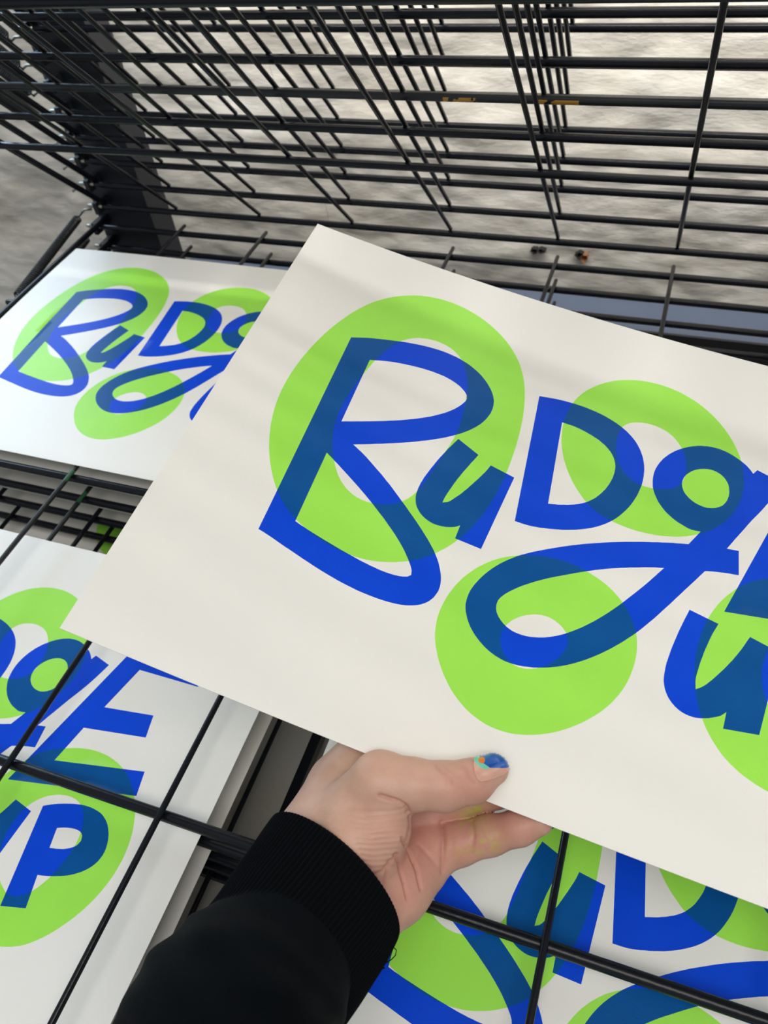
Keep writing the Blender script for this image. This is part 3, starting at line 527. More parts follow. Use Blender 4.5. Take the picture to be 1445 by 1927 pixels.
        [(182.8,178.6),(180.9,179.6),(179.1,180.7),(177.3,181.9),(175.6,183.1),(173.9,184.6),(172.1,186.2),(170.5,187.8),(169,189.5),(167.3,191.5),(165.8,193.6),(164.4,195.8),(163.1,198),(161.8,200.4),(160.7,202.9),(159.7,205.4),(158.9,208),(158.2,210.5),(157.6,213.1),(157.2,215.8),(156.9,218.4),(156.7,220.8),(156.7,223.2),(156.8,225.6),(157.1,227.9),(157.5,230.1),(158,232.3),(158.6,234.4),(159.4,236.5),(160.3,238.6),(161.4,240.7),(162.5,242.7),(163.7,244.7),(165.1,246.7),(166.6,248.7),(168.1,250.6),(169.8,252.5),(171.5,254.3),(173.3,256),(175.2,257.6),(177.2,259.1),(179.2,260.4),(181.3,261.7),(183.5,262.8),(185.8,263.8),(188,264.5),(190.3,265.2),(192.6,265.7),(194.9,266),(197.3,266.1),(199.7,266.1),(202,265.9),(204.4,265.6),(206.8,265.1),(209.1,264.4),(211.4,263.6),(213.7,262.7),(216,261.7),(218.1,260.6),(220.3,259.4),(222.4,258.1),(224.3,256.8),(226.1,255.4),(227.9,254),(229.7,252.5),(231.3,251),(233,249.4),(234.5,247.8),(236,246.1),(237.6,244.2),(239.2,242.3),(240.6,240.3),(241.9,238.3),(243.3,236),(244.5,233.6),(245.6,231.2),(246.6,228.8),(247.5,226.2),(248.2,223.6),(248.8,220.9),(249.2,218.2),(249.5,215.7),(249.7,213.1),(249.7,210.5),(249.6,207.9),(249.4,205.7),(249,203.5),(248.6,201.4),(248,199.2),(247.3,197.4),(246.5,195.6),(245.7,193.9),(244.7,192.2),(243.7,190.6),(242.6,189.1),(241.5,187.6),(240.3,186.2),(239,184.8),(237.6,183.5),(236.1,182.2),(234.6,181.1),(232.9,179.8),(231.1,178.7),(229.2,177.7),(227.3,176.8),(225.1,175.9),(222.8,175.1),(220.5,174.4),(218.2,173.8),(215.8,173.2),(213.4,172.8),(211,172.6),(208.6,172.4),(206.2,172.4),(203.9,172.5),(201.5,172.7),(199.2,173),(197,173.4),(194.9,173.9),(192.7,174.5),(190.6,175.2),(188.6,175.9),(186.6,176.7),(184.7,177.6)],
        [(199.5,206.2),(201.3,205.6),(203.1,205.2),(204.9,205),(206.6,205),(208.3,205.3),(209.9,205.7),(212.1,206.6),(214.1,207.8),(215.6,209.2),(216.9,210.8),(217.7,212.4),(218.1,214.2),(218.1,216.3),(217.8,218.4),(217.3,220.1),(216.6,221.7),(215.8,223.3),(214.8,225),(213.6,226.6),(212.4,228.1),(210.9,229.5),(209.3,230.8),(207.6,232),(206,232.9),(204.2,233.7),(202.4,234.2),(200.8,234.5),(199.1,234.6),(197.4,234.4),(195.9,233.9),(194.4,233.2),(193.1,232.3),(191.8,231.2),(190.7,229.9),(189.7,228.5),(188.9,227.1),(188.3,225.5),(187.8,223.9),(187.6,222.2),(187.6,220.5),(187.8,218.9),(188.3,217.1),(189.1,215.4),(190,213.8),(191.2,212.2),(192.7,210.7),(194.2,209.3),(195.9,208.1),(197.7,207.1)],
        [(300.2,147),(298.5,148),(296.8,149.2),(295.2,150.5),(293.7,151.9),(292.2,153.3),(290.8,154.9),(289.5,156.4),(288.1,158.3),(286.8,160.2),(285.5,162.1),(284.3,164.1),(283.2,166.1),(282.1,168.2),(281.2,170.4),(280.3,172.6),(279.5,174.8),(278.8,177),(278.1,179.3),(277.6,181.6),(277.1,184.1),(276.7,186.5),(276.3,189),(276.1,191.5),(275.9,194),(275.8,196.5),(275.8,199.1),(275.9,201.6),(276.1,204),(276.3,206.5),(276.6,208.9),(277,211.3),(277.5,213.5),(278,215.8),(278.7,218.1),(279.4,220.3),(280.1,222.4),(281,224.5),(282,226.6),(283,228.6),(284.2,230.6),(285.4,232.6),(286.8,234.5),(288.2,236.3),(289.8,238.1),(291.5,239.9),(293.3,241.6),(295.3,243.1),(297.6,244.7),(300.1,246.1),(302.6,247.4),(305.3,248.4),(308.8,249.6),(312.5,250.5),(316.2,251.1),(319.9,251.6),(324.2,252),(328.5,252.1),(332.8,251.9),(337.1,251.5),(340.9,250.8),(344.6,249.9),(348.2,248.7),(351.7,247.2),(354.5,245.7),(357.1,243.8),(359.6,241.8),(362,239.6),(364.1,237.5),(366.1,235.2),(368,232.8),(369.8,230.4),(371.5,228),(373.1,225.5),(374.6,222.9),(376,220.3),(377.1,217.8),(378.2,215.3),(379.2,212.7),(380.1,210),(380.7,207.5),(381.3,205),(381.8,202.5),(382.2,199.9),(382.4,197.5),(382.5,195.1),(382.6,192.6),(382.5,190.2),(382.3,187.9),(382,185.6),(381.7,183.2),(381.2,181),(380.6,178.7),(380,176.4),(379.2,174.2),(378.3,172),(377.4,169.8),(376.3,167.6),(375.1,165.4),(373.8,163.3),(372.5,161.2),(371,159.2),(369.4,157.2),(367.8,155.3),(366.1,153.5),(364.3,151.8),(362.4,150.2),(360.5,148.7),(358.4,147.3),(356.3,146),(354.1,144.8),(351.8,143.7),(349.4,142.7),(346.8,141.9),(344.3,141.1),(341.7,140.5),(339,140),(336.2,139.7),(333.4,139.5),(330.7,139.4),(328,139.5),(325.3,139.7),(322.6,140.1),(320,140.5),(317.7,141),(315.4,141.6),(313.2,142.3),(311,143),(309.4,143.5),(307.8,144),(306.3,144.5),(304.7,145.1),(303.2,145.7),(301.7,146.3)],
        [(322.8,170.4),(324.7,169.9),(326.6,169.5),(328.5,169.3),(330.4,169.2),(332,169.2),(333.6,169.4),(335.3,169.6),(336.8,170),(338.6,170.7),(340.4,171.6),(341.9,172.7),(343.4,173.9),(344.8,175.4),(346,176.9),(347.1,178.6),(348,180.5),(348.8,182.3),(349.5,184.2),(350,186.2),(350.4,188.2),(350.6,190.1),(350.8,192.1),(350.8,194.1),(350.7,196.1),(350.5,198.1),(350.2,200.1),(349.9,202),(349.5,204),(349,205.9),(348.5,207.7),(347.9,209.5),(347.2,211.3),(346.6,212.9),(345.8,214.5),(345,216.1),(344.1,217.6),(343.2,219.1),(342.2,220.5),(341.1,221.8),(339.9,223),(338.6,224.2),(337.2,225.2),(335.7,226),(334.1,226.7),(332.1,227.1),(330.1,227.2),(328.2,227),(326.2,226.5),(324.3,225.6),(322.5,224.6),(320.7,223.5),(318.7,222),(316.8,220.3),(315,218.4),(313.3,216.5),(311.9,214.6),(310.5,212.6),(309.3,210.5),(308.3,208.3),(307.5,206.4),(306.9,204.5),(306.4,202.5),(306,200.4),(305.7,198.5),(305.6,196.6),(305.5,194.7),(305.6,192.8),(305.7,191),(306,189.1),(306.3,187.3),(306.8,185.6),(307.4,183.9),(308.2,182.2),(309,180.6),(310,179.1),(311.2,177.7),(312.6,176.3),(314,175),(315.5,173.8),(317.2,172.8),(319.1,171.9),(320.9,171.1)],
    ],
}

PW, PH = 0.420, 0.297


def inside(polys, P):
    m = np.zeros(len(P), bool)
    for l in polys:
        a = np.asarray(l, float); b = np.roll(a, -1, 0)
        c = np.zeros(len(P), bool)
        for (x1, y1), (x2, y2) in zip(a, b):
            if y1 == y2: continue
            h = ((y1 > P[:, 1]) != (y2 > P[:, 1])) & (P[:, 0] < (x2 - x1) * (P[:, 1] - y1) / (y2 - y1) + x1)
            c ^= h
        m ^= c
    return m


def flat_art():
    vs_, es = [], []
    def loop(pts):
        n = len(vs_)
        vs_.extend(Vector((x, y)) for x, y in pts)
        es.extend((n + i, n + (i + 1) % len(pts)) for i in range(len(pts)))
    W, Hh, st = 420.0, 297.0, 7.0
    nx, ny = 60, 42
    edge = [(W * i / nx, 0) for i in range(nx)] + [(W, Hh * i / ny) for i in range(ny)] + \
           [(W - W * i / nx, Hh) for i in range(nx)] + [(0, Hh - Hh * i / ny) for i in range(ny)]
    loop(edge)
    for l in ART['blue'] + ART['green']:
        loop(l)
    for i in range(1, nx):
        for j in range(1, ny):
            vs_.append(Vector((W * i / nx + 0.013 * j, Hh * j / ny + 0.017 * i % 0.3)))
    ov, oe, of, _, _, _ = delaunay_2d_cdt(vs_, es, [], 0, 1e-4)
    V = np.array([(p.x, p.y) for p in ov])
    F = np.array([t for t in of if len(t) == 3], int)
    c = V[F].mean(1)
    b, g = inside(ART['blue'], c), inside(ART['green'], c)
    mi = np.where(b & g, 3, np.where(b, 2, np.where(g, 1, 0)))
    keep = (c[:, 0] > 0) & (c[:, 0] < W) & (c[:, 1] > 0) & (c[:, 1] < Hh)
    return V / 1000.0, F[keep], mi[keep]


AV, AF, AM = flat_art()
MATS = [M_PAPER, M_GREEN, M_BLUE, M_OVER, M_PAPER]


def make_print(name, lift, label, group=None, thick=0.0004):
    """an A3 sheet in its own frame: x right, y up the sheet (top edge y=0), z = lift(x, y)"""
    z = lift(AV[:, 0], AV[:, 1])
    n = len(AV)
    top = np.column_stack([AV[:, 0], -AV[:, 1], z])
    bot = top - np.array([0, 0, thick])
    F = AF.copy()
    # orient upward (y was flipped)
    a, b, c = top[F[:, 0]], top[F[:, 1]], top[F[:, 2]]
    up = np.cross(b - a, c - a)[:, 2] > 0
    F[~up] = F[~up][:, [0, 2, 1]]
    # rim
    e = {}
    for t in F:
        for i in range(3):
            p, q = int(t[i]), int(t[(i + 1) % 3])
            if (q, p) in e: del e[(q, p)]
            else: e[(p, q)] = 1
    ids = sorted({p for t in e for p in t}); mp = {p: i for i, p in enumerate(ids)}
    m = len(ids)                                  # the rim has vertices of its own: crisp paper edge
    rim = [(2 * n + mp[q], 2 * n + mp[p], 2 * n + m + mp[p], 2 * n + m + mp[q]) for p, q in e]
    faces = [tuple(t) for t in F] + [tuple(int(i) + n for i in t[::-1]) for t in F] + rim
    fm = np.concatenate([AM, np.full(len(F), 4), np.full(len(rim), 4)])
    o = mesh_obj(name, np.vstack([top, bot, top[ids], bot[ids]]), faces, MATS, None, True, fm)
    return tag(o, label, 'print', group)


HP = HW + RW + 0.0006


def place_on_shelf(o, k, x, b, rz=0.0):
    R = shelf_rot(k)
    p = R @ Vector((x * U, -b * U, HP)) + Vector((0, 0, k * D))
    o.matrix_world = Matrix.Translation(p) @ R @ Matrix.Rotation(math.radians(rz), 4, 'Z')
    return o


def sag(ax, ay, px=0.0, py=0.0):
    return lambda x, y: (ax * np.sin(x / PW * math.pi * 2 + px) * 0.5 + ay * np.sin(y / PH * math.pi * 1.5 + py) * 0.5) + abs(ax) * 0.5 + abs(ay) * 0.5


held_R = np.array([[0.952705863, -0.0394345364, -0.301324503],
                   [-0.000150124567, -0.991605842, 0.129297457],
                   [-0.303893923, -0.123137210, -0.944714619]])
held_T = np.array([0.41583516, -0.26671955, 0.1792581])
HA = -0.26                                     # curl of the held sheet
held = make_print('screen_print', lambda x, y: -HA * x * x,
                  'screen print sheet of blue lettering over green rings held up in the hand')
HM = Matrix.Identity(4)
for i in range(3):
    HM[i][0] = held_R[i][0]; HM[i][1] = -held_R[i][1]; HM[i][2] = -held_R[i][2]; HM[i][3] = held_T[i]
held.matrix_world = HM

G = 'screen prints drying on the rack'
pa = make_print('screen_print', sag(0.0016, 0.002, 0.5, 0.2), 'screen print at the back left of the rack, beside the coil spring', G)
place_on_shelf(pa, 0, 0.083, 0.60)
pb = make_print('screen_print', sag(0.0022, 0.002, 1.0, 1.5), 'screen print at the front left, under the wire shelf, left of the sleeve', G)
place_on_shelf(pb, -1, 0.180, 3.977)
pc = make_print('screen_print', sag(0.0016, 0.0016, 0.3, 0.8), 'screen print at the lower right, below the hand and under the wire shelf', G)
place_on_shelf(pc, -1, 4.625, 3.903)
pd = make_print('screen_print', sag(0.0012, 0.001, 0.3, 0.8), 'shaded screen print directly beneath the front left print, only its right edge showing', G)
place_on_shelf(pd, -2, 0.165, 3.99)
pe = make_print('screen_print', sag(0.001, 0.001, 0.3, 0.8), 'shaded screen print lowest in the rack, seen through the wires between the two left prints', G)
place_on_shelf(pe, -4, 0.14, 1.03)
for k, x, b_, lab in ((-1, 0.075, 0.585, 'screen print one shelf below the back left print, only its front margin showing'),
                      (-2, 0.10, 0.60, 'screen print two shelves below the back left print, a bright strip between black bars'),
                      (-3, 0.085, 0.575, 'screen print three shelves below the back left print, a dim strip between black bars')):
    place_on_shelf(make_print('screen_print', sag(0.0008, 0.0008, 0.3 * k, 0.8), lab, G), k, x, b_)

# ------------------------------------------------------------------ the hand and sleeve
def on_sheet(px, py, h):
    """point on the view ray of a pixel that stands h metres above the held sheet's (extended) surface"""
    d = ray_np(px, py)
    lo, hi = 0.15, 0.60
    def F(s):
        L = held_R.T @ (CAM + d * s - held_T)
        return L[2] - HA * L[0] ** 2 + h
    for _ in range(50):
        mid = 0.5 * (lo + hi)
        if F(mid) < 0: lo = mid
        else: hi = mid
    return CAM + d * lo


def J(px, py, h, r):
    return (on_sheet(px, py, h), r)


THUMB = [J(618, 1572, -0.020, 0.0150), J(716, 1472, 0.0035, 0.0126), J(775, 1476, 0.0075, 0.0104), J(836, 1480, 0.0098, 0.0097), J(888, 1470, 0.0092, 0.0088), J(928, 1449, 0.0066, 0.0064)]
INDEX = [J(676, 1440, -0.024, 0.0125), J(790, 1415, -0.021, 0.0092), J(890, 1400, -0.013, 0.0082), J(960, 1392, -0.0085, 0.0068)]
MIDDLE = [J(765, 1490, -0.034, 0.0118), J(880, 1462, -0.024, 0.0090), J(985, 1440, -0.0145, 0.0080), J(1062, 1425, -0.0085, 0.0066)]
RING = [J(792, 1535, -0.036, 0.0112), J(868, 1503, -0.026, 0.0084), J(970, 1482, -0.0155, 0.0076), J(1052, 1465, -0.0085, 0.0063)]
PINKY = [J(805, 1597, -0.034, 0.0108), J(862, 1587, -0.029, 0.0095), J(922, 1572, -0.022, 0.0083), J(978, 1557, -0.0145, 0.0074), J(1014, 1546, -0.0095, 0.0060)]
PALM = [
    [J(585, 1572, -0.020, 0.0150), J(640, 1478, -0.026, 0.0140), J(676, 1440, -0.024, 0.0128)],       # index metacarpal
    [J(620, 1620, -0.022, 0.0165), J(700, 1540, -0.034, 0.0140), J(765, 1490, -0.034, 0.0118)],       # middle metacarpal
    [J(650, 1660, -0.024, 0.0165), J(730, 1590, -0.037, 0.0135), J(792, 1535, -0.036, 0.0115)],
    [J(672, 1690, -0.024, 0.0165), J(745, 1640, -0.033, 0.0140), J(805, 1597, -0.034, 0.0115)],
    [J(688, 1715, -0.022, 0.0150), J(745, 1672, -0.030, 0.0145), J(788, 1632, -0.034, 0.0125)],       # heel under the little finger
    [J(625, 1585, -0.019, 0.0150), J(672, 1575, -0.008, 0.0165), J(717, 1556, -0.003, 0.0128)],       # ball of the thumb
    [J(645, 1605, -0.020, 0.0150), J(690, 1590, -0.013, 0.0150)],
    [J(590, 1600, -0.022, 0.0165), J(545, 1668, -0.027, 0.0140), J(490, 1740, -0.030, 0.0130)],       # wrist, thumb side
    [J(668, 1700, -0.024, 0.0165), J(625, 1768, -0.028, 0.0140), J(570, 1840, -0.030, 0.0130)],       # wrist, little-finger side
    [J(630, 1650, -0.025, 0.0170), J(570, 1735, -0.026, 0.0170), J(500, 1830, -0.028, 0.0170)],
]


def cone_d(P, a, ra, b, rb):
    ab = b - a
    L2 = ab @ ab
    t = np.clip(((P - a) @ ab) / L2, 0, 1)
    q = P - a - t[..., None] * ab
    return np.sqrt((q * q).sum(-1)) - (ra + (rb - ra) * t)


def smin(a, b, k):
    h = np.clip(0.5 + 0.5 * (b - a) / k, 0, 1)
    return b + (a - b) * h - k * h * (1 - h)


def chain_d(P, ch, k):
    d = None
    for (a, ra), (b, rb) in zip(ch[:-1], ch[1:]):
        e = cone_d(P, a, ra, b, rb)
        d = e if d is None else smin(d, e, k)
    return d


def hand_sdf(P):
    palm = None
    for ch in PALM:
        e = chain_d(P, ch, 0.004)
        palm = e if palm is None else smin(palm, e, 0.007)
    out = None
    for ch, k in ((THUMB, 0.0055), (INDEX, 0.006), (MIDDLE, 0.005), (RING, 0.005), (PINKY, 0.005)):
        e = smin(palm, chain_d(P, ch, 0.003), k)
        out = e if out is None else np.minimum(out, e)
    return out


def surface_nets(fn, lo, hi, h):
    n = np.ceil((hi - lo) / h).astype(int) + 1
    ax = [lo[i] + h * np.arange(n[i]) for i in range(3)]
    # coarse pass, then only the blocks near the surface
    B = 8
    n = (np.ceil(n / B) * B).astype(int)
    ax = [lo[i] + h * np.arange(n[i]) for i in range(3)]
    G3 = np.empty(n, np.float32)
    cx = [a[B // 2::B] for a in ax]
    Cc = fn(np.stack(np.meshgrid(*cx, indexing='ij'), -1))
    G3[:] = np.repeat(np.repeat(np.repeat(Cc, B, 0), B, 1), B, 2)
    blk = np.argwhere(np.abs(Cc) < h * B * 1.1 + 0.002)
    off = np.stack(np.meshgrid(*[np.arange(B)] * 3, indexing='ij'), -1).reshape(-1, 3)
    for s in range(0, len(blk), 1500):
        I = (blk[s:s + 1500][:, None, :] * B + off[None]).reshape(-1, 3)
        G3[I[:, 0], I[:, 1], I[:, 2]] = fn(lo + h * I)
    S = G3 < 0
    c = np.zeros(np.array(n) - 1, np.int8)
    for dx in (0, 1):
        for dy in (0, 1):
            for dz in (0, 1):
                c += S[dx:n[0] - 1 + dx, dy:n[1] - 1 + dy, dz:n[2] - 1 + dz]
    act = (c > 0) & (c < 8)
    idx = np.argwhere(act)
    ids = -np.ones(act.shape, int); ids[act] = np.arange(len(idx))
    acc = np.zeros((len(idx), 3)); cnt = np.zeros(len(idx))
    corners = [(a, b, d) for a in (0, 1) for b in (0, 1) for d in (0, 1)]
    for p in corners:
        for q in corners:
            if sum(q) - sum(p) == 1 and all(q[i] >= p[i] for i in range(3)):
                va = G3[idx[:, 0] + p[0], idx[:, 1] + p[1], idx[:, 2] + p[2]]
                vb = G3[idx[:, 0] + q[0], idx[:, 1] + q[1], idx[:, 2] + q[2]]
                m = (va < 0) != (vb < 0)
                t = np.where(m, va / np.where(m, va - vb, 1), 0)
                pt = np.array(p) + t[:, None] * (np.array(q) - np.array(p))
                acc[m] += pt[m]; cnt[m] += 1
    V = lo + h * (idx + acc / cnt[:, None])
    F = []
    for a in range(3):
        b, d = (a + 1) % 3, (a + 2) % 3
        sl0 = [slice(None)] * 3; sl1 = [slice(None)] * 3
        sl0[a] = slice(0, n[a] - 1); sl1[a] = slice(1, n[a])
        s0, s1 = S[tuple(sl0)], S[tuple(sl1)]
        e = np.argwhere(s0 != s1)
        ok = (e[:, b] > 0) & (e[:, d] > 0) & (e[:, b] < n[b] - 1) & (e[:, d] < n[d] - 1)
        e = e[ok]
        flip = s0[e[:, 0], e[:, 1], e[:, 2]]
        def cid(ob, od):
            q = e.copy(); q[:, b] -= ob; q[:, d] -= od
            return ids[q[:, 0], q[:, 1], q[:, 2]]
        quad = np.stack([cid(1, 1), cid(0, 1), cid(0, 0), cid(1, 0)], 1)
        quad[~flip] = quad[~flip][:, ::-1]
        F.append(quad)
    return V, np.vstack(F)


def cast(px, py, s0=0.27, steps=70):
    """first hit of a view ray with the hand surface"""
    d = ray_np(px, py)
    ln = np.linalg.norm(d, axis=-1)
    s = np.full(len(px), s0); best = np.full(len(px), 9.0); bs = s.copy()
    for _ in range(steps):
        v = hand_sdf(CAM + d * s[:, None])
        m = v < best
        best[m] = v[m]; bs[m] = s[m]
        s = s + np.where(v > 2e-5, np.minimum(v, 0.02) * 0.8 / ln, v / ln)
        s = np.minimum(s, 0.45)
    hit = best < 6e-4
    return CAM + d * np.where(hit, s, bs)[:, None]


def poly_pts(pts, n):
    pts = np.asarray(pts, float)
    seg = np.linalg.norm(np.diff(pts, axis=0), axis=1)
    t = np.concatenate([[0], np.cumsum(seg)])
    u = np.linspace(0, t[-1], n)
    return np.column_stack([np.interp(u, t, pts[:, i]) for i in range(2)])


# pts, width (m), depth (m)
CREASES = [
    ([(769, 1530), (762, 1516), (748, 1508), (732, 1503), (716, 1498)], 0.0009, 0.0013),
    ([(772, 1535), (772, 1555), (767, 1580)], 0.0012, 0.0010),
    ([(757, 1580), (770, 1605), (784, 1636), (792, 1672)], 0.0008, 0.0014),
    ([(744, 1608), (752, 1636), (760, 1662), (766, 1690)], 0.0007, 0.0010),
    ([(732, 1622), (724, 1655), (720, 1690)], 0.0007, 0.0008),
    ([(788, 1590), (808, 1612), (826, 1634)], 0.0008, 0.0004),
    ([(831, 1548), (834, 1575), (832, 1640)], 0.0011, 0.0009),
    ([(888, 1545), (892, 1572), (886, 1606)], 0.0009, 0.0005),
    ([(820, 1440), (830, 1452), (846, 1462), (852, 1472)], 0.0007, 0.0005),
    ([(835, 1441), (848, 1452), (856, 1463)], 0.0006, 0.0004),
    ([(826, 1448), (836, 1462), (840, 1474)], 0.0006, 0.0003),
    ([(872, 1440), (884, 1460), (893, 1471)], 0.0008, 0.0005),
    ([(690, 1655), (720, 1640), (745, 1612)], 0.0012, 0.0007),
]
for i in range(11):                              # fine wrinkles over the ball of the thumb
    y = 1524 + i * 10.5
    CREASES.append(([(655 + 3 * i, y + 2), (700, y + 4 + (i % 3)), (738, y + 2 - (i % 2)), (768 - 2.4 * i, y - 4 + i * 0.6)], 0.0007, 0.00032))


def skin_material():
    m, nt, b = new_mat('skin')
    at_ = N(nt, 'ShaderNodeVertexColor', layer_name='tone')
    tc = N(nt, 'ShaderNodeTexCoord')
    n1 = N(nt, 'ShaderNodeTexNoise'); n1.inputs['Scale'].default_value = 90; n1.inputs['Detail'].default_value = 5
    nt.links.new(tc.outputs['Object'], n1.inputs['Vector'])
    rp = N(nt, 'ShaderNodeValToRGB')
    rp.color_ramp.elements[0].position = 0.3; rp.color_ramp.elements[0].color = (0.90, 0.84, 0.82, 1)
    rp.color_ramp.elements[1].position = 0.7; rp.color_ramp.elements[1].color = (1, 1, 1, 1)
    nt.links.new(n1.outputs['Fac'], rp.inputs[0])
    mx = N(nt, 'ShaderNodeMixRGB', blend_type='MULTIPLY'); mx.inputs[0].default_value = 1
    nt.links.new(at_.outputs['Color'], mx.inputs[1]); nt.links.new(rp.outputs[0], mx.inputs[2])
    nt.links.new(mx.outputs[0], b.inputs['Base Color'])
    b.inputs['Roughness'].default_value = 0.47
    b.inputs['Specular IOR Level'].default_value = 0.4
    b.inputs['Subsurface Weight'].default_value = 0.12
    b.inputs['Subsurface Radius'].default_value = (1.0, 0.35, 0.2)
    b.inputs['Subsurface Scale'].default_value = 0.003
    n2 = N(nt, 'ShaderNodeTexVoronoi'); n2.inputs['Scale'].default_value = 900
    nt.links.new(tc.outputs['Object'], n2.inputs['Vector'])
    bp = N(nt, 'ShaderNodeBump'); bp.inputs['Strength'].default_value = 0.12; bp.inputs['Distance'].default_value = 0.0004
    nt.links.new(n2.outputs['Distance'], bp.inputs['Height']); nt.links.new(bp.outputs['Normal'], b.inputs['Normal'])
    return m


def build_hand():
    allp = np.array([p for ch in PALM + [THUMB, INDEX, MIDDLE, RING, PINKY] for p, r in ch])
    lo, hi = allp.min(0) - 0.027, allp.max(0) + 0.027
    V, F = surface_nets(lambda P: hand_sdf(P.astype(np.float32)), lo, hi, 0.00068)
    # normals from the field
    e = 3e-4
    g = np.stack([hand_sdf(V + np.eye(3)[i] * e) - hand_sdf(V - np.eye(3)[i] * e) for i in range(3)], 1)
    g /= np.linalg.norm(g, axis=1)[:, None] + 1e-9
    V = V - g * hand_sdf(V)[:, None]
    # one refinement of the mesh so that the creases have room
    disp = np.zeros(len(V)); red = np.zeros(len(V))
    for pts, w, dep in CREASES:
        q = poly_pts(pts, 40)
        X = cast(q[:, 0], q[:, 1])
        bb = (V > X.min(0) - 0.006).all(1) & (V < X.max(0) + 0.006).all(1)
        ii = np.nonzero(bb)[0]
        if len(ii) == 0: continue
        dd = np.sqrt(((V[ii][:, None, :] - X[None]) ** 2).sum(-1)).min(1)
        disp[ii] += dep * np.exp(-(dd / w) ** 2)
        red[ii] = np.maximum(red[ii], min(1, dep / 0.0009) * np.exp(-(dd / (w * 1.5)) ** 2))
    V = V - g * disp[:, None]
    # skin tone: pinker palm and finger pads, paler back of the thumb, dried green paint on two fingers
    tone = np.tile(np.array([0.62, 0.395, 0.29]), (len(V), 1))
    def near(px, py, h, r):
        return np.exp(-(np.linalg.norm(V - on_sheet(px, py, h), axis=1) / r) ** 2)[:, None]
    pink = np.array([0.60, 0.27, 0.215])
    for px, py, h, r, a in ((790, 1560, -0.022, 0.016, .9), (760, 1640, -0.018, 0.02, .6), (950, 1565, -0.012, 0.02, .75), (860, 1580, -0.02, 0.014, .8),
                            (900, 1480, 0.012, 0.014, .55), (860, 1500, 0.012, 0.010, .4), (800, 1470, 0.015, 0.02, .15), (720, 1545, 0.005, 0.02, .15), (720, 1700, -0.015, 0.02, .4)):
        w = a * near(px, py, h, r)
        tone = tone * (1 - w) + pink * w
    tone = tone * (1 - 0.35 * red[:, None]) + np.array([0.42, 0.15, 0.11]) * 0.35 * red[:, None]
    paint = np.array([0.50, 0.50, 0.09])
    sp = np.array([noise.fractal(Vector(p) * 420.0, 0.7, 2.0, 4) for p in V]) if len(V) < 400000 else np.zeros(len(V))
    for px, py, h, r, a in ((878, 1528, -0.018, 0.0050, 1.0), (900, 1526, -0.018, 0.0040, 1.0), (915, 1585, -0.012, 0.0070, .4), (870, 1605, -0.016, 0.0080, .35), (930, 1592, -0.012, 0.006, .3)):
        w = a * near(px, py, h, r) * np.clip(0.55 + sp[:, None] * 1.6, 0, 1)
        tone = tone * (1 - w) + paint * w
    o = mesh_obj('person', V - on_sheet(640, 1650, -0.022), F, skin_material(), None, True)
    ca = o.data.color_attributes.new('tone', 'FLOAT_COLOR', 'POINT')
    ca.data.foreach_set('color', np.column_stack([tone, np.ones(len(V))]).astype(np.float32).ravel())
    o.location = on_sheet(640, 1650, -0.022)
    return o


person = tag(build_hand(), 'person in a black sweatshirt reaching in, hand pinching the raised sheet by its lower edge', 'person')
PO = np.array(person.location)

# --- painted thumbnail
M_NAIL = simple_mat('clear_nail', (0.62, 0.34, 0.26), 0.18, 0.03, 60, 0, 1, 0.4, 0, 0.35)
M_NBLUE = simple_mat('nail_blue', (0.002, 0.085, 0.42), 0.2, 0.02, 60, 0, 1, 0.4, 0, 0.35)
M_NMINT = simple_mat('nail_mint', (0.16, 0.60, 0.45), 0.12, 0.02, 60, 0, 1, 0.4, 0, 0.35)
M_NORANGE = simple_mat('nail_orange', (0.78, 0.17, 0.02), 0.12, 0.02, 60, 0, 1, 0.4, 0, 0.35)


def zpt(L):
    return [(740 + x / 4.25, 1370 + y / 4.25) for x, y in L]


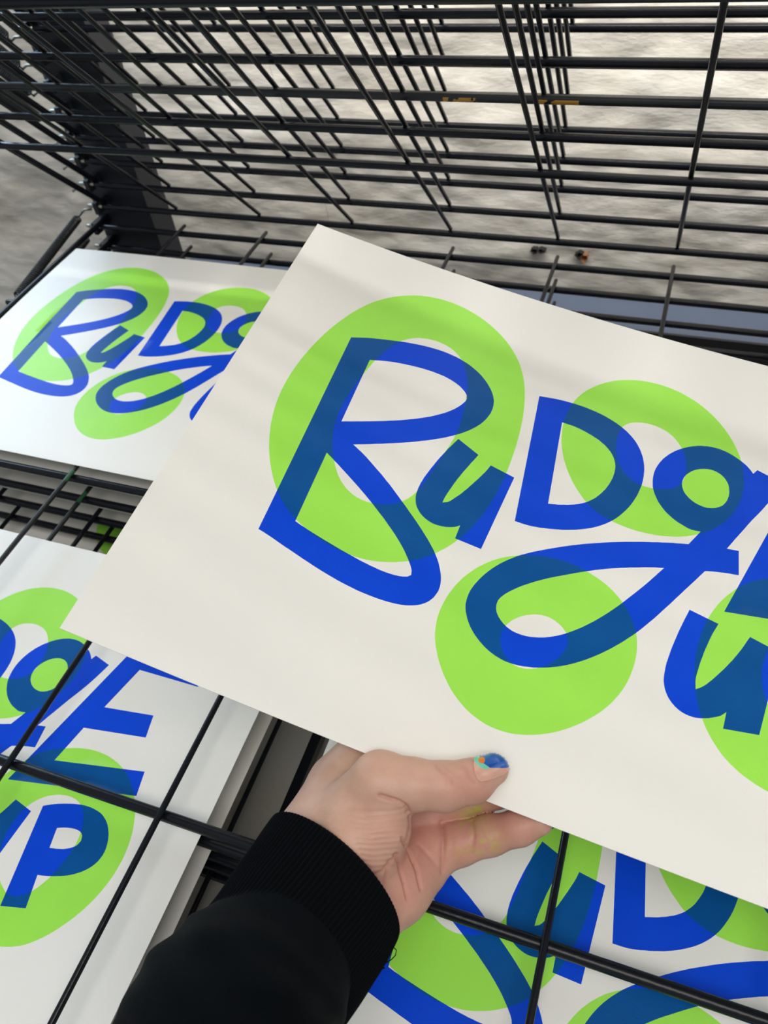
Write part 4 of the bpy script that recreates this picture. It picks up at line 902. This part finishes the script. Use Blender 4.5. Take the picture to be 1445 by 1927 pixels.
def build_nail():
    outl = zpt([(640, 262), (690, 214), (760, 184), (850, 174), (905, 192), (930, 228), (940, 270), (936, 318), (905, 345), (880, 374), (820, 395), (760, 420), (700, 431), (672, 415), (655, 380), (642, 320)])
    blue = zpt([(688, 236), (712, 206), (760, 185), (850, 174.5), (905, 192.5), (930, 228), (939.8, 270), (936, 317), (880, 321), (815, 325), (765, 325), (742, 308), (716, 292), (692, 270)])
    mint = zpt([(640.3, 262), (690, 214.3), (714, 203), (690, 236), (692, 268), (718, 294), (742, 308), (762, 326), (735, 338), (700, 328), (665, 302)])
    dot = zpt([(703 + 26 * math.cos(t), 268 + 25 * math.sin(t)) for t in np.linspace(0, 2 * math.pi, 22)[:-1]])
    vs_, es = [], []
    for l in (outl, blue, mint, dot):
        n = len(vs_)
        # resample each outline finely
        cl = np.array(l + [l[0]])
        q = poly_pts(cl, 70 if len(l) > 12 else 50)[:-1]
        vs_ += [Vector(p) for p in q]
        es += [(n + i, n + (i + 1) % len(q)) for i in range(len(q))]
    for x in np.arange(885, 965, 1.7):
        for y in np.arange(1408, 1475, 1.7):
            if inside([outl], np.array([[x, y]]))[0]:
                vs_.append(Vector((x, y)))
    ov, oe, of, _, _, _ = delaunay_2d_cdt(vs_, es, [], 0, 1e-3)
    Q = np.array([(p.x, p.y) for p in ov])
    T = np.array([t for t in of if len(t) == 3], int)
    c = Q[T].mean(1)
    T = T[inside([outl], c)]; c = Q[T].mean(1)
    fm = np.where(inside([dot], c), 3, np.where(inside([blue], c), 1, np.where(inside([mint], c), 2, 0)))
    X = cast(Q[:, 0], Q[:, 1])
    e = 3e-4
    g = np.stack([hand_sdf(X + np.eye(3)[i] * e) - hand_sdf(X - np.eye(3)[i] * e) for i in range(3)], 1)
    g /= np.linalg.norm(g, axis=1)[:, None]
    top = X + g * 0.0007; bot = X - g * 0.0006
    n = len(X)
    a, b, d = top[T[:, 0]], top[T[:, 1]], top[T[:, 2]]
    nn = np.cross(b - a, d - a)
    fl = (nn * g[T[:, 0]]).sum(1) < 0
    T[fl] = T[fl][:, [0, 2, 1]]
    ed = {}
    for t in T:
        for i in range(3):
            p, q = int(t[i]), int(t[(i + 1) % 3])
            if (q, p) in ed: del ed[(q, p)]
            else: ed[(p, q)] = 1
    rim = [(q, p, p + n, q + n) for p, q in ed]
    faces = [tuple(t) for t in T] + [tuple(int(i) + n for i in t[::-1]) for t in T] + rim
    o = mesh_obj('thumbnail', np.vstack([top, bot]) - PO, faces, [M_NAIL, M_NBLUE, M_NMINT, M_NORANGE], person, True,
                 np.concatenate([fm, np.zeros(len(T), int), np.zeros(len(rim), int)]))
    o['label'] = 'glossy thumbnail with blue, mint and orange polish'
    return o


build_nail()


# --- sleeve
def cloth_mat(name, color, rough, scale):
    m, nt, b = new_mat(name)
    tc = N(nt, 'ShaderNodeTexCoord')
    nz = N(nt, 'ShaderNodeTexNoise'); nz.inputs['Scale'].default_value = scale; nz.inputs['Detail'].default_value = 5
    nt.links.new(tc.outputs['Object'], nz.inputs['Vector'])
    mx = N(nt, 'ShaderNodeMixRGB')
    mx.inputs[1].default_value = (*[c * 0.75 for c in color], 1); mx.inputs[2].default_value = (*[c * 1.25 for c in color], 1)
    nt.links.new(nz.outputs['Fac'], mx.inputs[0]); nt.links.new(mx.outputs[0], b.inputs['Base Color'])
    b.inputs['Roughness'].default_value = rough
    b.inputs['Specular IOR Level'].default_value = 0.08
    b.inputs['Sheen Weight'].default_value = 0.015
    b.inputs['Sheen Roughness'].default_value = 0.5
    bp = N(nt, 'ShaderNodeBump'); bp.inputs['Strength'].default_value = 0.35; bp.inputs['Distance'].default_value = 0.0006
    n2 = N(nt, 'ShaderNodeTexNoise'); n2.inputs['Scale'].default_value = 1400; n2.inputs['Detail'].default_value = 2
    nt.links.new(tc.outputs['Object'], n2.inputs['Vector'])
    nt.links.new(n2.outputs['Fac'], bp.inputs['Height']); nt.links.new(bp.outputs['Normal'], b.inputs['Normal'])
    return m


M_SLEEVE = cloth_mat('black_fleece', (0.0010, 0.0020, 0.0032), 0.9, 160)
M_CUFF = cloth_mat('black_rib_knit', (0.0010, 0.0020, 0.0032), 0.9, 200)
VIEW = RC[2]


def ring_frame(L, R, dl, dr, r2, bulge):
    """an oval around the arm: its left and right outline points, depth radius and how far the near side leans to the hand"""
    a, b = at(*L, dl), at(*R, dr)
    c = (a + b) / 2; e1 = (b - a) / 2
    ax = at(670, 1620, 0.34) - at(430, 1960, 0.30)
    ax = ax / np.linalg.norm(ax)
    w = np.cross(e1 / np.linalg.norm(e1), ax); w /= np.linalg.norm(w)
    if w @ VIEW > 0: w = -w
    return c, e1, w * r2 + ax * bulge


def loft(rings, nseg, mod=None):
    V, F = [], []
    for i, (c, e1, e2) in enumerate(rings):
        th = np.linspace(0, 2 * math.pi, nseg, endpoint=False)
        s = np.ones(nseg) if mod is None else mod(i, th)
        V.append(c + (np.cos(th) * s)[:, None] * e1 + (np.sin(th) * s)[:, None] * e2)
    V = np.vstack(V)
    for i in range(len(rings) - 1):
        for j in range(nseg):
            k = (j + 1) % nseg
            F.append((i * nseg + j, i * nseg + k, (i + 1) * nseg + k, (i + 1) * nseg + j))
    return V, F


def lerp_rings(keys, ts):
    """smooth interpolation between key rings (Catmull-Rom)"""
    K = [np.concatenate(ring_frame(*k)) for k in keys]
    out = []
    for t in ts:
        i = min(int(t), len(K) - 2); u = t - i
        p0 = K[max(i - 1, 0)]; p1 = K[i]; p2 = K[i + 1]; p3 = K[min(i + 2, len(K) - 1)]
        q = 0.5 * ((2 * p1) + (p2 - p0) * u + (2 * p0 - 5 * p1 + 4 * p2 - p3) * u * u + (3 * p1 - p0 - 3 * p2 + p3) * u ** 3)
        out.append((q[:3], q[3:6], q[6:9]))
    return out


def build_sleeve():
    body_keys = [
        ((452, 1648), (648, 1866), .322, .322, .034, .007),
        ((412, 1692), (634, 1892), .318, .318, .041, .007),
        ((372, 1716), (628, 1914), .314, .314, .047, .005),
        ((322, 1756), (618, 1943), .308, .308, .049, .003),
        ((268, 1812), (600, 1990), .302, .302, .048, .001),
        ((228, 1880), (575, 2045), .294, .294, .048, 0),
        ((200, 1965), (560, 2120), .284, .284, .047, 0),
        ((150, 2120), (560, 2290), .268, .268, .048, 0),
        ((90, 2400), (570, 2560), .240, .240, .048, 0),
        ((20, 2900), (590, 3050), .205, .205, .048, 0),
        ((-60, 3700), (600, 3800), .170, .170, .048, 0),
    ]
    ns = 220
    ts = np.concatenate([np.linspace(0, 6, 90), np.linspace(6, 10, 40)[1:]])
    rings = lerp_rings(body_keys, ts)
    ph = [random.Random(9).random() * 6.28 for _ in range(6)]

    def mod(i, th):
        t = ts[i]
        amp = min(1.0, max(0.0, (t - 0.8)) / 1.5)
        f1 = np.sin(3 * th + 2.2 * t + ph[0]) * 0.022
        f2 = np.sin(5 * th - 3.1 * t + ph[1]) * 0.014 + np.sin(2 * th + 5.0 * t + ph[2]) * 0.020
        f3 = np.array([noise.noise(Vector((math.cos(a) * 1.7, math.sin(a) * 1.7, t * 1.1))) for a in th]) * 0.05
        return 1 + amp * (f1 * 0.7 + f2 * 0.6 + f3)
    V, F = loft(rings, ns, mod)
    s = mesh_obj('sleeve', V - PO, F, M_SLEEVE, person, True)
    s['label'] = 'plain black sweatshirt sleeve'
    md = s.modifiers.new('thickness', 'SOLIDIFY'); md.thickness = 0.002; md.offset = -1

    cuff_keys = [
        ((548, 1548), (700, 1742), .3360, .3360, .0260, .005),
        ((533, 1535), (716, 1760), .3355, .3355, .0300, .0065),
        ((525, 1531), (724, 1770), .3345, .3345, .0325, .0070),
        ((521, 1534), (726, 1777), .3335, .3335, .0335, .0065),
        ((506, 1553), (720, 1793), .3320, .3320, .0340, .0055),
        ((478, 1592), (706, 1822), .3285, .3285, .0345, .0045),
        ((446, 1636), (688, 1852), .3245, .3245, .0345, .0040),
        ((416, 1680), (668, 1885), .3205, .3205, .0345, .0035),
        ((392, 1712), (645, 1918), .3165, .3165, .0340, .0035),
        ((366, 1748), (618, 1956), .3125, .3125, .0335, .0030),
    ]
    ns = 108 * 8
    ts2 = np.concatenate([np.linspace(0, 3, 16), np.linspace(3, 9, 40)[1:]])
    rings = lerp_rings(cuff_keys, ts2)

    def rib(i, th):
        a = min(1.0, max(0.0, ts2[i] - 1.6) / 1.2)
        wob = 0.25 * np.sin(ts2[i] * 1.3 + 3 * th)
        c = np.cos(108 * th + wob)
        return 1 + a * 0.016 * np.sign(c) * np.abs(c) ** 0.7 + 0.006 * np.sin(4 * th + ts2[i] * 0.8)
    V, F = loft(rings, ns, rib)
    c = mesh_obj('cuff', V - PO, F, M_CUFF, s, True)
    c['label'] = 'ribbed knit cuff'
    # loose thread at the hem of the cuff
    for px in ([(738, 1780), (746, 1788), (744, 1798), (736, 1806), (726, 1812)], [(718, 1818), (724, 1822), (719, 1823)]):
        pts = [at(x, y, 0.334 - 0.0012 * i) for i, (x, y) in enumerate(px)]
        v, f = tube_geo(pts, 0.00022, 5)
        mesh_obj('loose_thread', [np.array(p) - PO for p in v], f, M_SLEEVE, s, True)


build_sleeve()

# ------------------------------------------------------------------ a cobweb thread hanging behind the raised wires
tp = []
for px, py in ((487, 20), (492, 60), (503, 110), (518, 160), (535, 215), (560, 275), (572, 295), (612, 380), (620, 425)):
    d = ray_np(px, py); s_ = (0.55 * U - CAM[1]) / d[1]
    tp.append(CAM + d * s_)
v, f = tube_geo(tp, 0.00022, 5)
M_THREAD = simple_mat('pale_thread', (0.55, 0.52, 0.47), 0.8)
tag(mesh_obj('thread', np.array([np.array(p) for p in v]), f, M_THREAD, None, True), 'thin pale thread hanging between the raised wires and the wall', 'thread')
